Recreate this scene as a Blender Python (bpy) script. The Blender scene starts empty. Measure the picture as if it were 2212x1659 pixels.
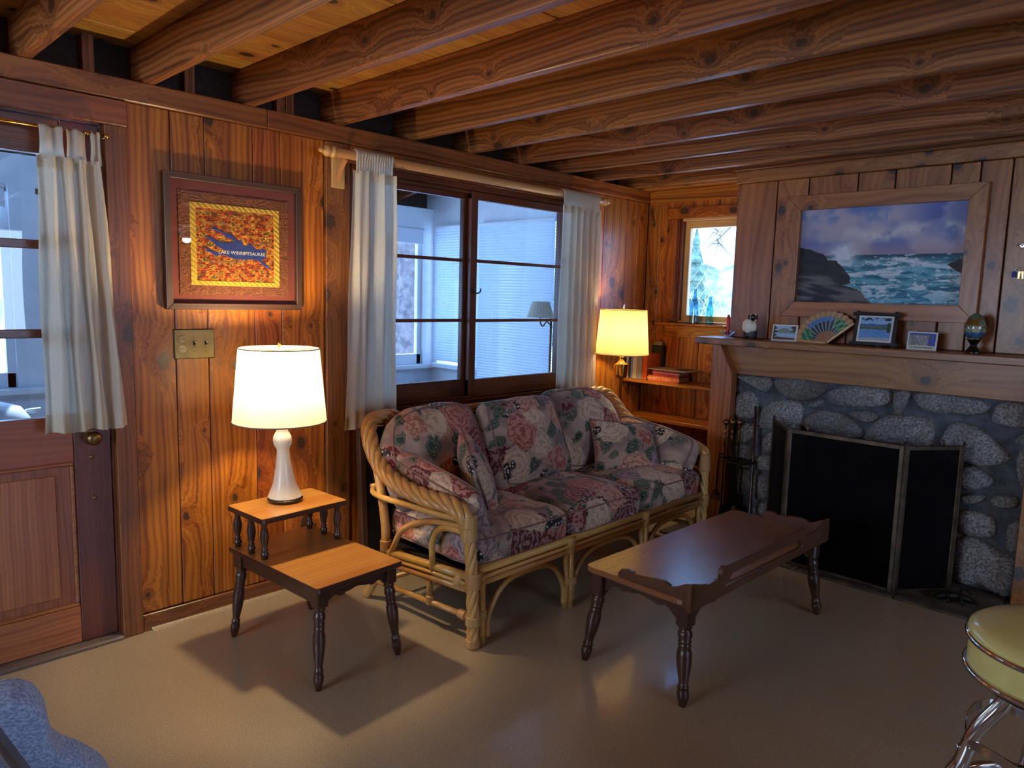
import bpy, bmesh, math, random
import numpy as np
from mathutils import Vector, Matrix

random.seed(7)
S = bpy.context.scene
COL = S.collection
R = math.radians

# ------------------------------------------------------------------ camera
F_PX, W_PX, H_PX = 1562.26, 2212, 1659
YAW, PIT, ROL = R(44.34), R(-6.89), R(1.54)
CAM = Vector((0, 0, 1.42))
_f = Vector((math.cos(YAW) * math.cos(PIT), math.sin(YAW) * math.cos(PIT), math.sin(PIT)))
_r0 = Vector((math.sin(YAW), -math.cos(YAW), 0)); _u0 = _r0.cross(_f)
_r = math.cos(ROL) * _r0 + math.sin(ROL) * _u0
_u = -math.sin(ROL) * _r0 + math.cos(ROL) * _u0
cd = bpy.data.cameras.new('camera'); cam = bpy.data.objects.new('camera', cd); COL.objects.link(cam)
cd.sensor_fit = 'HORIZONTAL'; cd.sensor_width = 36; cd.lens = 36 * F_PX / W_PX
cd.clip_start = 0.02; cd.clip_end = 400
cam.matrix_world = Matrix(((_r.x, _u.x, -_f.x, CAM.x), (_r.y, _u.y, -_f.y, CAM.y), (_r.z, _u.z, -_f.z, CAM.z), (0, 0, 0, 1)))
S.camera = cam

def at(px, py, ax, val):
    """photo pixel -> point on the plane <ax> = val"""
    d = _r * ((px - W_PX / 2) / F_PX) - _u * ((py - H_PX / 2) / F_PX) + _f
    i = 'xyz'.index(ax)
    return CAM + d * ((val - CAM[i]) / d[i])

# ------------------------------------------------------------------ world, sun, fill lamps, exposure
S.view_settings.view_transform = 'Standard'; S.view_settings.look = 'None'
S.view_settings.gamma = 1.0; S.view_settings.use_curve_mapping = False
S.view_settings.exposure = 0.5
S.cycles.use_denoising = True
S.cycles.use_adaptive_sampling = True; S.cycles.adaptive_threshold = .03; S.cycles.adaptive_min_samples = 16
S.cycles.max_bounces = 8; S.cycles.diffuse_bounces = 4; S.cycles.glossy_bounces = 3
S.cycles.transparent_max_bounces = 12; S.cycles.transmission_bounces = 8
S.cycles.sample_clamp_indirect = 8.0
S.cycles.caustics_reflective = False; S.cycles.caustics_refractive = False
SKY = (0.26, 0.52, 1.0)
wd = bpy.data.worlds.new('world'); S.world = wd; wd.use_nodes = True
_bg = wd.node_tree.nodes['Background']; _bg.inputs[0].default_value = (*SKY, 1); _bg.inputs[1].default_value = 5.0

def light(name, kind, loc, energy, color, **kw):
    d = bpy.data.lights.new(name, kind); d.energy = energy; d.color = color
    for k, v in kw.items():
        if k not in ('rot', 'parent'): setattr(d, k, v)
    o = bpy.data.objects.new(name, d); COL.objects.link(o); o.location = loc
    if 'rot' in kw: o.rotation_euler = kw['rot']
    if kw.get('parent'): o.parent = kw['parent']
    return o
_sd = Vector((-0.30, -0.62, -0.72))
sun = light('sun', 'SUN', (6, 9, 8), 9.0, (0.60, 0.80, 1.0), angle=R(1.0))
sun.rotation_euler = _sd.to_track_quat('-Z', 'Y').to_euler()
# added fill lamps behind the camera, set just inside made-up window openings
light('fill_light_side', 'AREA', (1.6, -3.35, 1.45), 14, (0.80, 0.85, 1.0), shape='RECTANGLE', size=1.9, size_y=1.1, rot=(R(90), 0, 0))
light('fill_light_back', 'AREA', (-2.62, 1.75, 1.45), 28, (0.90, 0.94, 1.0), shape='RECTANGLE', size=1.5, size_y=1.1, rot=(R(90), 0, R(-90)))

# ------------------------------------------------------------------ mesh helpers
class MB:
    def __init__(s): s.v = []; s.f = []; s.c = None
    def add(s, vs, fs):
        n = len(s.v); s.v.extend([tuple(p) for p in vs]); s.f.extend([tuple(i + n for i in q) for q in fs]); return s
    def box(s, x0, x1, y0, y1, z0, z1):
        return s.add([(x0, y0, z0), (x1, y0, z0), (x1, y1, z0), (x0, y1, z0), (x0, y0, z1), (x1, y0, z1), (x1, y1, z1), (x0, y1, z1)],
                     [(0, 3, 2, 1), (4, 5, 6, 7), (0, 1, 5, 4), (1, 2, 6, 5), (2, 3, 7, 6), (3, 0, 4, 7)])
    def prism(s, pts, ext):
        """planar polygon of 3D points extruded by vector ext"""
        pts = [Vector(p) for p in pts]; e = Vector(ext); n = len(pts)
        nrm = Vector((0, 0, 0))
        for i in range(n): nrm += (pts[i] - pts[0]).cross(pts[(i + 1) % n] - pts[0])
        if nrm.dot(e) > 0: pts.reverse()
        return s.add(pts + [p + e for p in pts], [tuple(range(n)), tuple(range(2 * n - 1, n - 1, -1))] +
                     [(i, i + n, (i + 1) % n + n, (i + 1) % n) for i in range(n)])
    def tube(s, path, r, n=8, closed=False, cap=True):
        P = [Vector(p) for p in path]; m = len(P)
        rr = r if isinstance(r, (list, tuple)) else [r] * m
        vs = []; prev = None
        for i, p in enumerate(P):
            t = (P[(i + 1) % m] - P[i - 1]) if closed else (P[min(i + 1, m - 1)] - P[max(i - 1, 0)])
            if t.length < 1e-9: t = Vector((0, 0, 1))
            t.normalize()
            if prev is None:
                a = Vector((0, 0, 1)) if abs(t.z) < .9 else Vector((1, 0, 0)); a = (a - t * a.dot(t)).normalized()
            else:
                a = prev - t * prev.dot(t)
                a = a.normalized() if a.length > 1e-6 else t.orthogonal().normalized()
            prev = a; b = t.cross(a)
            for k in range(n):
                w = 2 * math.pi * k / n; vs.append(p + (a * math.cos(w) + b * math.sin(w)) * rr[i])
        fs = []
        for i in range(m if closed else m - 1):
            j = (i + 1) % m
            for k in range(n):
                l = (k + 1) % n; fs.append((i * n + k, i * n + l, j * n + l, j * n + k))
        if cap and not closed:
            fs.append(tuple(reversed(range(n)))); fs.append(tuple((m - 1) * n + k for k in range(n)))
        return s.add(vs, fs)
    def lathe(s, prof, o=(0, 0, 0), n=24, M=None, cap=True):
        o = Vector(o); vs = []; fs = []; m = len(prof)
        for r, z in prof:
            for k in range(n):
                w = 2 * math.pi * k / n; p = Vector((r * math.cos(w), r * math.sin(w), z))
                if M is not None: p = M @ p
                vs.append(p + o)
        for i in range(m - 1):
            for k in range(n):
                l = (k + 1) % n; fs.append((i * n + k, i * n + l, (i + 1) * n + l, (i + 1) * n + k))
        if cap:
            if prof[0][0] > 1e-5: fs.append(tuple(reversed(range(n))))
            if prof[-1][0] > 1e-5: fs.append(tuple((m - 1) * n + k for k in range(n)))
        return s.add(vs, fs)
    def grid(s, fn, nu, nv, wrap=False, two=0.0):
        vs = [fn(i / (nu if wrap else nu - 1), j / (nv - 1)) for j in range(nv) for i in range(nu)]
        fs = []
        for j in range(nv - 1):
            for i in range(nu if wrap else nu - 1):
                k = (i + 1) % nu; fs.append((j * nu + i, j * nu + k, (j + 1) * nu + k, (j + 1) * nu + i))
        return s.add(vs, fs)
    def xf(s, M, start=0):
        s.v[start:] = [tuple(M @ Vector(p)) for p in s.v[start:]]; return s

LOCAL = set(); BASE = {}
def setp(o, label=None, cat=None, group=None, kind=None):
    if label: o['label'] = label
    if cat: o['category'] = cat
    if group: o['group'] = group
    if kind: o['kind'] = kind
    return o
def thing(name, label, cat, loc=(0, 0, 0), rotz=0, group=None, kind=None, local=False):
    o = bpy.data.objects.new(name, None); COL.objects.link(o); o.empty_display_size = .1
    o.location = loc; o.rotation_euler = (0, 0, rotz); setp(o, label, cat, group, kind)
    if local: LOCAL.add(o.name)
    BASE[o.name] = Vector((0, 0, 0)) if local else Vector(loc)
    return o
GR = {'x': (0, 1, 2), 'y': (1, 0, 2), 'z': (2, 0, 1)}
def build(mb, name, mat, parent=None, grain='z', smooth=False, bevel=None, label=None, cat=None, group=None, kind=None, seg=1, autosm=None):
    me = bpy.data.meshes.new(name)
    v = np.array(mb.v, dtype=np.float64)
    if parent is not None:
        off = np.array(BASE[parent.name]); loc = Vector((0, 0, 0))
    else:
        off = np.array([(v[:, 0].min() + v[:, 0].max()) / 2, (v[:, 1].min() + v[:, 1].max()) / 2, v[:, 2].min()]); loc = Vector(off)
    me.from_pydata((v - off).tolist(), [], mb.f)
    a = me.attributes.new('g', 'FLOAT_VECTOR', 'POINT')
    a.data.foreach_set('vector', v[:, GR[grain]].astype(np.float32).ravel())
    if mb.c is not None:
        ca = me.color_attributes.new('col', 'FLOAT_COLOR', 'POINT')
        c = np.ones((len(v), 4), np.float32); c[:, :3] = np.array(mb.c, np.float32); ca.data.foreach_set('color', c.ravel())
    if smooth: me.polygons.foreach_set('use_smooth', [True] * len(me.polygons))
    me.materials.append(mat); me.update()
    o = bpy.data.objects.new(name, me); COL.objects.link(o)
    if parent is not None:
        o.parent = parent; BASE[o.name] = BASE[parent.name]
    else:
        o.location = loc; BASE[o.name] = loc
    if bevel:
        b = o.modifiers.new('bevel', 'BEVEL'); b.width = bevel; b.segments = seg; b.limit_method = 'ANGLE'; b.angle_limit = R(40)
    if autosm:
        try: me.set_sharp_from_angle(angle=R(autosm))
        except Exception: pass
    setp(o, label, cat, group, kind)
    return o
def bx(*a): return MB().box(*a)
def arc(c, r0, a0, a1, n, fn): return [fn(c[0] + r0 * math.cos(a0 + (a1 - a0) * i / n), c[1] + r0 * math.sin(a0 + (a1 - a0) * i / n)) for i in range(n + 1)]
def spline(pts, n=10):
    """Catmull-Rom through the points"""
    P = [Vector(p) for p in pts]; P = [2 * P[0] - P[1]] + P + [2 * P[-1] - P[-2]]; out = []
    for i in range(1, len(P) - 2):
        for k in range(n):
            t = k / n; a, b, c, d = P[i - 1:i + 3]
            out.append(.5 * ((2 * b) + (c - a) * t + (2 * a - 5 * b + 4 * c - d) * t * t + (3 * b - a - 3 * c + d) * t ** 3))
    out.append(P[-2]); return out
def text_part(txt, size, M, mat, parent, name='lettering', extrude=.0004, align='CENTER', bold=0.0, shear=0):
    cu = bpy.data.curves.new('t', 'FONT'); cu.body = txt; cu.size = size; cu.align_x = align; cu.align_y = 'CENTER'
    cu.extrude = extrude; cu.offset = bold; cu.shear = shear; cu.resolution_u = 2
    to = bpy.data.objects.new('t', cu); COL.objects.link(to)
    dg = bpy.context.evaluated_depsgraph_get()
    me = bpy.data.meshes.new_from_object(to.evaluated_get(dg)); bpy.data.objects.remove(to); bpy.data.curves.remove(cu)
    me.transform(Matrix.Translation(-BASE[parent.name]) @ M); me.materials.clear(); me.materials.append(mat)
    o = bpy.data.objects.new(name, me); COL.objects.link(o); o.parent = parent; BASE[o.name] = BASE[parent.name]; return o
def frame_M(o, u, v):
    """matrix whose local x runs along u, y along v, z out of the sheet"""
    u = Vector(u).normalized(); v = Vector(v).normalized(); w = u.cross(v)
    return Matrix(((u.x, v.x, w.x, o[0]), (u.y, v.y, w.y, o[1]), (u.z, v.z, w.z, o[2]), (0, 0, 0, 1)))

# ------------------------------------------------------------------ materials
def lin(c):
    c = np.asarray(c, float); return np.where(c <= .04045, c / 12.92, ((c + .055) / 1.055) ** 2.4)
def srgb(*c): return tuple(lin(np.array(c) / 255.0))
class NT:
    def __init__(s, name):
        s.m = bpy.data.materials.new(name); s.m.use_nodes = True; s.t = s.m.node_tree
        s.b = s.t.nodes['Principled BSDF']; s.out = s.t.nodes['Material Output']
    def put(s, sock, v):
        if v is None: return
        if hasattr(v, 'is_linked') or isinstance(v, bpy.types.NodeSocket): s.t.links.new(v, sock)
        elif isinstance(v, (tuple, list)) and len(v) == 3 and sock.type == 'RGBA': sock.default_value = (*v, 1)
        else: sock.default_value = v
    def n(s, typ, ins=(), out=0, **props):
        x = s.t.nodes.new(typ)
        for k, v in props.items(): setattr(x, k, v)
        if isinstance(ins, dict):
            for k, v in ins.items(): s.put(x.inputs[k], v)
        else:
            for i, v in enumerate(ins): s.put(x.inputs[i], v)
        return x if out is None else x.outputs[out]
    def math(s, op, a, b=None, c=None, clamp=False):
        return s.n('ShaderNodeMath', [a, b, c] if c is not None else ([a, b] if b is not None else [a]), operation=op, use_clamp=clamp)
    def vec(s, op, a, b=None, out=0):
        x = s.n('ShaderNodeVectorMath', [a] if b is None else [a, b], out=None, operation=op); return x.outputs[out]
    def mix(s, f, a, b, blend='MIX'):
        x = s.t.nodes.new('ShaderNodeMix'); x.data_type = 'RGBA'; x.blend_type = blend
        s.put(x.inputs[0], f); s.put(x.inputs[6], a); s.put(x.inputs[7], b); return x.outputs[2]
    def noise(s, v, scale, detail=3, rough=.5, out=0, dist=0):
        return s.n('ShaderNodeTexNoise', {'Vector': v, 'Scale': scale, 'Detail': detail, 'Roughness': rough, 'Distortion': dist}, out=out)
    def ramp(s, f, stops, interp='LINEAR'):
        x = s.t.nodes.new('ShaderNodeValToRGB'); s.put(x.inputs[0], f); e = x.color_ramp.elements; x.color_ramp.interpolation = interp
        while len(e) < len(stops): e.new(.5)
        for i, (p, c) in enumerate(stops): e[i].position = p; e[i].color = (*c, 1) if len(c) == 3 else c
        return x.outputs[0]
    def mapr(s, v, a, b, c=0.0, d=1.0, smooth=True):
        x = s.n('ShaderNodeMapRange', [v, a, b, c, d], out=None); x.interpolation_type = 'SMOOTHSTEP' if smooth else 'LINEAR'
        return x.outputs[0]
    def attr(s, name, out=1):
        x = s.t.nodes.new('ShaderNodeAttribute'); x.attribute_name = name; return x.outputs[out]
    def rand(s): return s.n('ShaderNodeObjectInfo', out=None).outputs['Random']
    def set(s, **k):
        for a, v in k.items(): s.put(s.b.inputs[a.replace('_', ' ')], v)
        return s
    def bump(s, h, strength=.2, dist=.01): s.put(s.b.inputs['Normal'], s.n('ShaderNodeBump', {'Height': h, 'Strength': strength, 'Distance': dist})); return s

def plain(name, col, rough=.5, metal=0.0, spec=.5, coat=0.0, var=0.0):
    t = NT(name); t.set(Roughness=rough, Metallic=metal, Coat_Weight=coat); t.b.inputs['Specular IOR Level'].default_value = spec
    if var:
        g = t.attr('g'); n = t.noise(g, 14, 4, .6)
        t.set(Base_Color=t.mix(t.mapr(n, .3, .7), tuple(c * (1 - var) for c in col), tuple(min(1, c * (1 + var)) for c in col)))
    else: t.set(Base_Color=col)
    return t.m

def wood(name, light_c, dark_c, knot_c=(.035, .014, .006), rough=.38, knots=.5, freq=70., vary=.35, coat=.25, kscale=1.0, stain=0.0, contrast=1.0, red=.5):
    t = NT(name); rnd = t.rand()
    off = t.n('ShaderNodeCombineXYZ', [t.math('MULTIPLY', rnd, 41.3), t.math('MULTIPLY', rnd, 17.7), t.math('MULTIPLY', rnd, 3.1)])
    g = t.vec('ADD', t.attr('g'), off)
    sc = (3.2 * kscale, 7.5 * kscale, 1.0)
    sg = t.n('ShaderNodeSeparateXYZ', [g], out=None)
    g2 = t.n('ShaderNodeCombineXYZ', [sg.outputs[0], t.math('ADD', sg.outputs[1], sg.outputs[2]), 0.0])
    vs = t.vec('MULTIPLY', g2, sc)
    warp = t.noise(t.vec('MULTIPLY', g, (2.2, 9.0, 9.0)), 1.0, 2, .55)
    vor = t.n('ShaderNodeTexVoronoi', {'Vector': vs, 'Scale': 1.0, 'Randomness': .9}, out=None, voronoi_dimensions='2D')
    d = t.vec('SUBTRACT', vs, vor.outputs['Position'])
    d = t.vec('DIVIDE', d, sc); d = t.vec('MULTIPLY', d, (.72, 1.0, .12))
    dl = t.vec('LENGTH', d, out=1)
    cr = t.n('ShaderNodeSeparateColor', [vor.outputs['Color']], out=None)
    has = t.math('LESS_THAN', cr.outputs[0], knots)
    rad = t.math('MULTIPLY_ADD', t.math('POWER', cr.outputs[1], 1.5), .021, .006)
    wob = t.math('MULTIPLY_ADD', t.noise(g, 55, 1), .9, .55)
    kd = t.math('DIVIDE', t.math('MULTIPLY', dl, wob), rad)
    # grain lines bend round every knot
    halo = t.math('MULTIPLY', has, t.math('DIVIDE', 1.0, t.math('MULTIPLY_ADD', t.math('MULTIPLY', kd, kd), .32, 1.0)))
    big = t.noise(t.vec('MULTIPLY', g, (.55, 4.0, 4.0)), 1.0, 1)
    ph = t.math('ADD', t.math('MULTIPLY', t.math('ADD', sg.outputs[1], t.math('MULTIPLY', sg.outputs[2], .7)), freq),
                t.math('ADD', t.math('MULTIPLY', big, 9.0), t.math('ADD', t.math('MULTIPLY', warp, 3.2), t.math('MULTIPLY', halo, 13.0))))
    line = t.math('MULTIPLY_ADD', t.math('SINE', ph), .5, .5)
    line = t.math('POWER', line, 2.2)
    ln2 = t.math('MULTIPLY_ADD', t.math('SINE', t.math('MULTIPLY', ph, 3.3)), .5, .5)
    line = t.math('ADD', t.math('MULTIPLY', line, .45), t.math('MULTIPLY', t.math('POWER', ln2, 1.6), .55))
    fine = t.noise(t.vec('MULTIPLY', g, (6, 260, 260)), 1.0, 2, .6)
    gr = t.math('ADD', t.math('MULTIPLY', line, .55 * contrast), t.math('MULTIPLY', fine, .45), clamp=True)
    col = t.mix(t.mapr(gr, .12, .95, 0, 1, False), light_c, dark_c)
    # broad reddish heartwood streaks
    st = t.noise(t.vec('MULTIPLY', g, (.9, 7, 7)), 1.0, 1)
    col = t.mix(t.mapr(st, .48, .72, 0, red), col, (dark_c[0] * 1.0, dark_c[1] * .72, dark_c[2] * .6))
    col = t.mix(t.math('MULTIPLY', has, t.mapr(kd, 3.2, 1.0, 0, .5)), col, (dark_c[0] * .6, dark_c[1] * .5, dark_c[2] * .5))
    core = t.mix(t.mapr(t.math('SINE', t.math('MULTIPLY', kd, 16)), -1, 1), knot_c, tuple(c * 2.6 for c in knot_c))
    col = t.mix(t.math('MULTIPLY', has, t.mapr(kd, 1.12, .9)), col, core)
    if stain: col = t.mix(t.mapr(t.noise(g, 3.5, 3, .6), .45, .75, 0, stain), col, tuple(c * .4 for c in dark_c))
    val = t.math('MULTIPLY_ADD', t.math('FRACT', t.math('MULTIPLY', rnd, 7.13)), vary, 1 - vary * .55)
    hsv = t.n('ShaderNodeHueSaturation', {'Hue': t.math('MULTIPLY_ADD', t.math('FRACT', t.math('MULTIPLY', rnd, 3.77)), .016, .492), 'Saturation': 1.0, 'Value': val, 'Color': col})
    t.set(Base_Color=hsv, Roughness=t.math('MULTIPLY_ADD', fine, .18, rough - .09), Coat_Weight=coat, Coat_Roughness=.22)
    t.bump(fine, .16, .003)
    return t.m

M = {}
M['pine'] = wood('varnished knotty pine', srgb(200, 120, 38), srgb(128, 62, 15), knots=.5, contrast=1.45, vary=.42, freq=80.)
M['pine_trim'] = wood('varnished pine trim', srgb(152, 90, 42), srgb(100, 54, 25), knots=.25, freq=90, contrast=1.2, red=.25)
M['pine_mantel'] = wood('brown mantel pine', srgb(184, 118, 62), srgb(128, 76, 36), knot_c=(.028, .015, .013), knots=.55, vary=.2, red=.15, contrast=1.2)
M['pine_dark'] = wood('dark stained window wood', srgb(120, 62, 38), srgb(84, 40, 25), knots=.06, freq=110, rough=.34)
M['door'] = wood('old door fir', srgb(176, 108, 62), srgb(136, 74, 40), knots=.0, freq=120, contrast=1.3)
M['door_red'] = wood('red mahogany stile', srgb(118, 56, 40), srgb(96, 42, 30), knots=.0, freq=110)
M['beam'] = wood('rough sawn beam', srgb(176, 110, 54), srgb(100, 56, 27), knots=.4, red=.2, rough=.5, coat=.08, freq=130, kscale=.9, contrast=1.5)
M['ceil'] = wood('ceiling board', srgb(214, 154, 72), srgb(164, 100, 42), knots=.45, rough=.5, coat=.1, freq=55, vary=.2)
M['rim'] = wood('dark rim board', srgb(44, 26, 18), srgb(28, 16, 12), knots=.1, rough=.7, coat=0)
M['rod'] = wood('blond curtain rod', srgb(224, 178, 112), srgb(200, 150, 88), knots=0, freq=100, vary=.1)
M['win_blond'] = wood('unpainted blond sash', srgb(226, 186, 128), srgb(200, 152, 92), knots=0, freq=130, vary=.1)
M['maple'] = wood('maple laminate', srgb(200, 138, 72), srgb(176, 112, 54), knots=0, rough=.24, coat=.5, freq=60, contrast=.7, vary=.05)
M['maple_dark'] = wood('dark maple laminate', srgb(146, 94, 60), srgb(126, 76, 48), red=.2, knots=0, rough=.30, coat=.55, freq=40, contrast=.35, vary=.05)
M['maple_mid'] = wood('maple gallery', srgb(104, 66, 46), srgb(80, 48, 34), knots=0, rough=.34, coat=.3, freq=60, contrast=.5, vary=.05)
M['walnut'] = wood('dark walnut stain', srgb(82, 52, 38), srgb(52, 32, 25), knots=0, rough=.33, coat=.4, freq=120, vary=.1)
M['frame_brown'] = wood('weathered picture frame', srgb(92, 62, 44), srgb(62, 40, 30), knots=0, rough=.5, freq=160, vary=.1)
M['greywood'] = wood('grey chair rail', srgb(126, 112, 104), srgb(98, 84, 78), knots=0, rough=.4, freq=120)

def m_floor():
    t = NT('speckled linoleum'); g = t.attr('g')
    n1 = t.noise(g, 330, 2, .6); n2 = t.noise(g, 120, 3, .6); n3 = t.noise(g, 1.3, 3)
    c = t.mix(t.mapr(n1, .36, .64), srgb(150, 132, 106), srgb(206, 190, 160))
    c = t.mix(t.mapr(n2, .62, .74, 0, .55), c, srgb(112, 84, 56))
    c = t.mix(t.mapr(n3, .35, .7, 0, .22), c, srgb(150, 118, 80))
    t.set(Base_Color=c, Roughness=t.math('MULTIPLY_ADD', n3, .12, .26), Coat_Weight=.5, Coat_Roughness=.10)
    t.bump(t.math('ADD', t.noise(g, 190, 2, .5), t.math('MULTIPLY', t.noise(g, 8, 2), 1.5)), .10, .004); return t.m
M['floor'] = m_floor()

def m_floral():
    t = NT('floral chintz'); tc = t.n('ShaderNodeTexCoord', out=None); p0 = tc.outputs['Object']; rnd = t.rand()
    p0 = t.vec('ADD', p0, t.n('ShaderNodeCombineXYZ', [t.math('MULTIPLY', rnd, 9.), t.math('MULTIPLY', rnd, 5.), t.math('MULTIPLY', rnd, 7.)]))
    wv = t.noise(p0, 16, 3, .6, out=1); p = t.vec('ADD', p0, t.vec('MULTIPLY', t.vec('SUBTRACT', wv, (.5, .5, .5)), (.055, .055, .055)))
    base = t.mix(t.mapr(t.noise(p0, 7, 3), .35, .65), srgb(190, 164, 144), srgb(136, 116, 112))
    # leaves
    pl = t.vec('MULTIPLY', t.n('ShaderNodeVectorRotate', {'Vector': p, 'Angle': .7}, rotation_type='Y_AXIS'), (1, 1, 2.3))
    lv = t.n('ShaderNodeTexVoronoi', {'Vector': pl, 'Scale': 8.0}, out=None); lc = t.n('ShaderNodeSeparateColor', [lv.outputs['Color']], out=None)
    vein = t.math('SINE', t.math('MULTIPLY', lv.outputs['Distance'], 46))
    lcol = t.mix(t.mapr(vein, -.4, 1), srgb(58, 76, 70), srgb(122, 130, 106))
    lm = t.math('MULTIPLY', t.math('LESS_THAN', lc.outputs[0], .78), t.mapr(lv.outputs['Distance'], .56, .46))
    col = t.mix(lm, base, lcol)
    # big blooms
    fv = t.n('ShaderNodeTexVoronoi', {'Vector': p, 'Scale': 5.6, 'Randomness': .85}, out=None); fc = t.n('ShaderNodeSeparateColor', [fv.outputs['Color']], out=None)
    fd = t.math('ADD', fv.outputs['Distance'], t.math('MULTIPLY_ADD', t.noise(p0, 38, 3, .6), .30, -.15))
    petal = t.math('MULTIPLY_ADD', t.math('SINE', t.math('ADD', t.math('MULTIPLY', fd, 40), t.math('MULTIPLY', t.noise(p0, 30, 2), 7))), .5, .5)
    hue = t.ramp(fc.outputs[1], [(0, srgb(136, 50, 46)), (.2, srgb(186, 106, 88)), (.4, srgb(104, 42, 52)), (.54, srgb(212, 184, 150)), (.74, srgb(196, 138, 110)), (.88, srgb(150, 128, 134))], 'CONSTANT')
    bl = t.mix(t.mapr(petal, .2, .95, 0, .62), hue, t.mix(.5, hue, srgb(246, 222, 204)))
    bl = t.mix(t.mapr(petal, .25, .0, 0, .55), bl, t.mix(.65, hue, (.06, .02, .03)))
    fm = t.math('MULTIPLY', t.math('LESS_THAN', fc.outputs[0], .92), t.mapr(fd, .64, .54))
    col = t.mix(fm, col, bl)
    # sprays of small pale flowers on a dark ground
    sv = t.n('ShaderNodeTexVoronoi', {'Vector': p0, 'Scale': 62.0, 'Randomness': .6}, out=None); sd = sv.outputs['Distance']
    ring = t.mix(t.mapr(sd, .42, .30), srgb(44, 48, 52), t.mix(t.mapr(sd, .10, .16), srgb(120, 110, 70), srgb(230, 214, 200)))
    sm = t.mapr(t.noise(t.vec('ADD', p0, (3.1, 1.7, 5.2)), 8.5, 1), .655, .69)
    col = t.mix(sm, col, ring)
    weave = t.noise(p0, 700, 1)
    t.set(Base_Color=col, Roughness=.85, Sheen_Weight=.15); t.b.inputs['Specular IOR Level'].default_value = .2
    t.bump(t.math('ADD', t.math('MULTIPLY', weave, .25), t.noise(p0, 22, 3, .55)), .35, .008); return t.m
M['floral'] = m_floral()
M['piping'] = plain('dusty rose piping', srgb(142, 112, 104), .8, spec=.2)

def m_cloth(name, col, trans):
    t = NT(name); t.t.nodes.remove(t.b); g = t.attr('g')
    c = t.mix(t.mapr(t.noise(g, 240, 2), .3, .7), tuple(x * .9 for x in col), col)
    d = t.n('ShaderNodeBsdfDiffuse', {'Color': c}); tr = t.n('ShaderNodeBsdfTranslucent', {'Color': c})
    t.put(t.out.inputs[0], t.n('ShaderNodeMixShader', [trans, d, tr])); return t.m
M['curtain'] = m_cloth('unbleached cotton curtain', srgb(236, 226, 204), .42)
M['shade'] = m_cloth('linen lamp shade', srgb(255, 240, 206), .26)
M['shade_yellow'] = m_cloth('yellowed lamp shade', srgb(250, 224, 146), .30)
M['blind'] = m_cloth('white cellular blind', srgb(196, 206, 220), .18)
def m_glass(name, tint=(1, 1, 1), refl=.07, rough=.0):
    t = NT(name); t.t.nodes.remove(t.b)
    fc = t.n('ShaderNodeLayerWeight', {'Blend': .5}, out=1)
    fr = t.math('MULTIPLY_ADD', t.math('POWER', fc, 5.0), .9, refl * .6)
    a = t.n('ShaderNodeBsdfTransparent', {'Color': tint}); b = t.n('ShaderNodeBsdfGlossy', {'Color': (1, 1, 1), 'Roughness': rough})
    t.put(t.out.inputs[0], t.n('ShaderNodeMixShader', [fr, a, b])); return t.m
M['pane'] = m_glass('window pane')
M['bottle_teal'] = m_glass('teal bottle glass', srgb(140, 214, 222), .2)
M['bottle_blue'] = m_glass('pale blue bottle glass', srgb(160, 206, 236), .2)
M['crystal'] = m_glass('cut crystal', srgb(236, 240, 250), .25, .05)
def m_mesh():
    t = NT('black screen mesh'); t.t.nodes.remove(t.b)
    d = t.n('ShaderNodeBsdfPrincipled', {'Base Color': (.003, .0035, .006), 'Roughness': .8, 'Specular IOR Level': .15}); a = t.n('ShaderNodeBsdfTransparent', {'Color': (1, 1, 1)})
    t.put(t.out.inputs[0], t.n('ShaderNodeMixShader', [.22, d, a])); return t.m
M['mesh'] = m_mesh()
def m_stone():
    t = NT('granite fieldstone'); g = t.vec('ADD', t.attr('g'), t.n('ShaderNodeCombineXYZ', [t.math('MULTIPLY', t.rand(), 13), 0., 0.])); r = t.rand()
    n1 = t.noise(g, 90, 4, .75); n2 = t.noise(g, 12, 4, .6); n3 = t.noise(g, 260, 2, .7)
    c = t.mix(t.mapr(n1, .34, .68), srgb(92, 92, 96), srgb(204, 202, 196))
    c = t.mix(t.mapr(n3, .60, .74, 0, .6), c, srgb(40, 40, 44))
    c = t.mix(t.mapr(t.noise(g, 5, 3), .35, .7, 0, .45), c, srgb(84, 84, 88))
    c = t.mix(t.mapr(n2, .45, .75, 0, .5), c, srgb(126, 104, 80))
    c = t.mix(t.mapr(t.math('FRACT', t.math('MULTIPLY', r, 5.3)), .55, 1.0, 0, .55), c, srgb(74, 68, 64))
    t.set(Base_Color=c, Roughness=.75); t.bump(t.math('ADD', t.math('MULTIPLY', n2, 1.5), n1), .6, .012); return t.m
M['stone'] = m_stone()
def m_rough(name, a, b, scale, bumps=.4, rough=.85):
    t = NT(name); g = t.attr('g'); n = t.noise(g, scale, 5, .65)
    t.set(Base_Color=t.mix(t.mapr(n, .3, .7), a, b), Roughness=rough); t.bump(t.noise(g, scale * 2.5, 4, .7), bumps, .01); return t.m
M['mortar'] = m_rough('grey mortar', srgb(72, 78, 86), srgb(108, 114, 122), 14)
M['hearth'] = m_rough('sooty hearth stone', srgb(58, 52, 48), srgb(104, 92, 82), 9)
M['soot'] = m_rough('sooty firebrick', srgb(20, 18, 17), srgb(44, 38, 34), 10)
M['iron'] = plain('black wrought iron', srgb(34, 32, 32), .5, .6)
M['oldbrass'] = plain('aged brass', srgb(132, 104, 66), .38, .95, var=.25)
M['brass'] = plain('polished brass', srgb(222, 180, 92), .18, 1.0)
M['bronze'] = plain('hammered bronze trim', srgb(96, 84, 70), .4, .85, var=.35)
M['plate'] = plain('dull bronze plate', srgb(86, 80, 62), .42, .7, var=.25)
M['chrome'] = plain('chrome', srgb(215, 216, 222), .08, 1.0)
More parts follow.
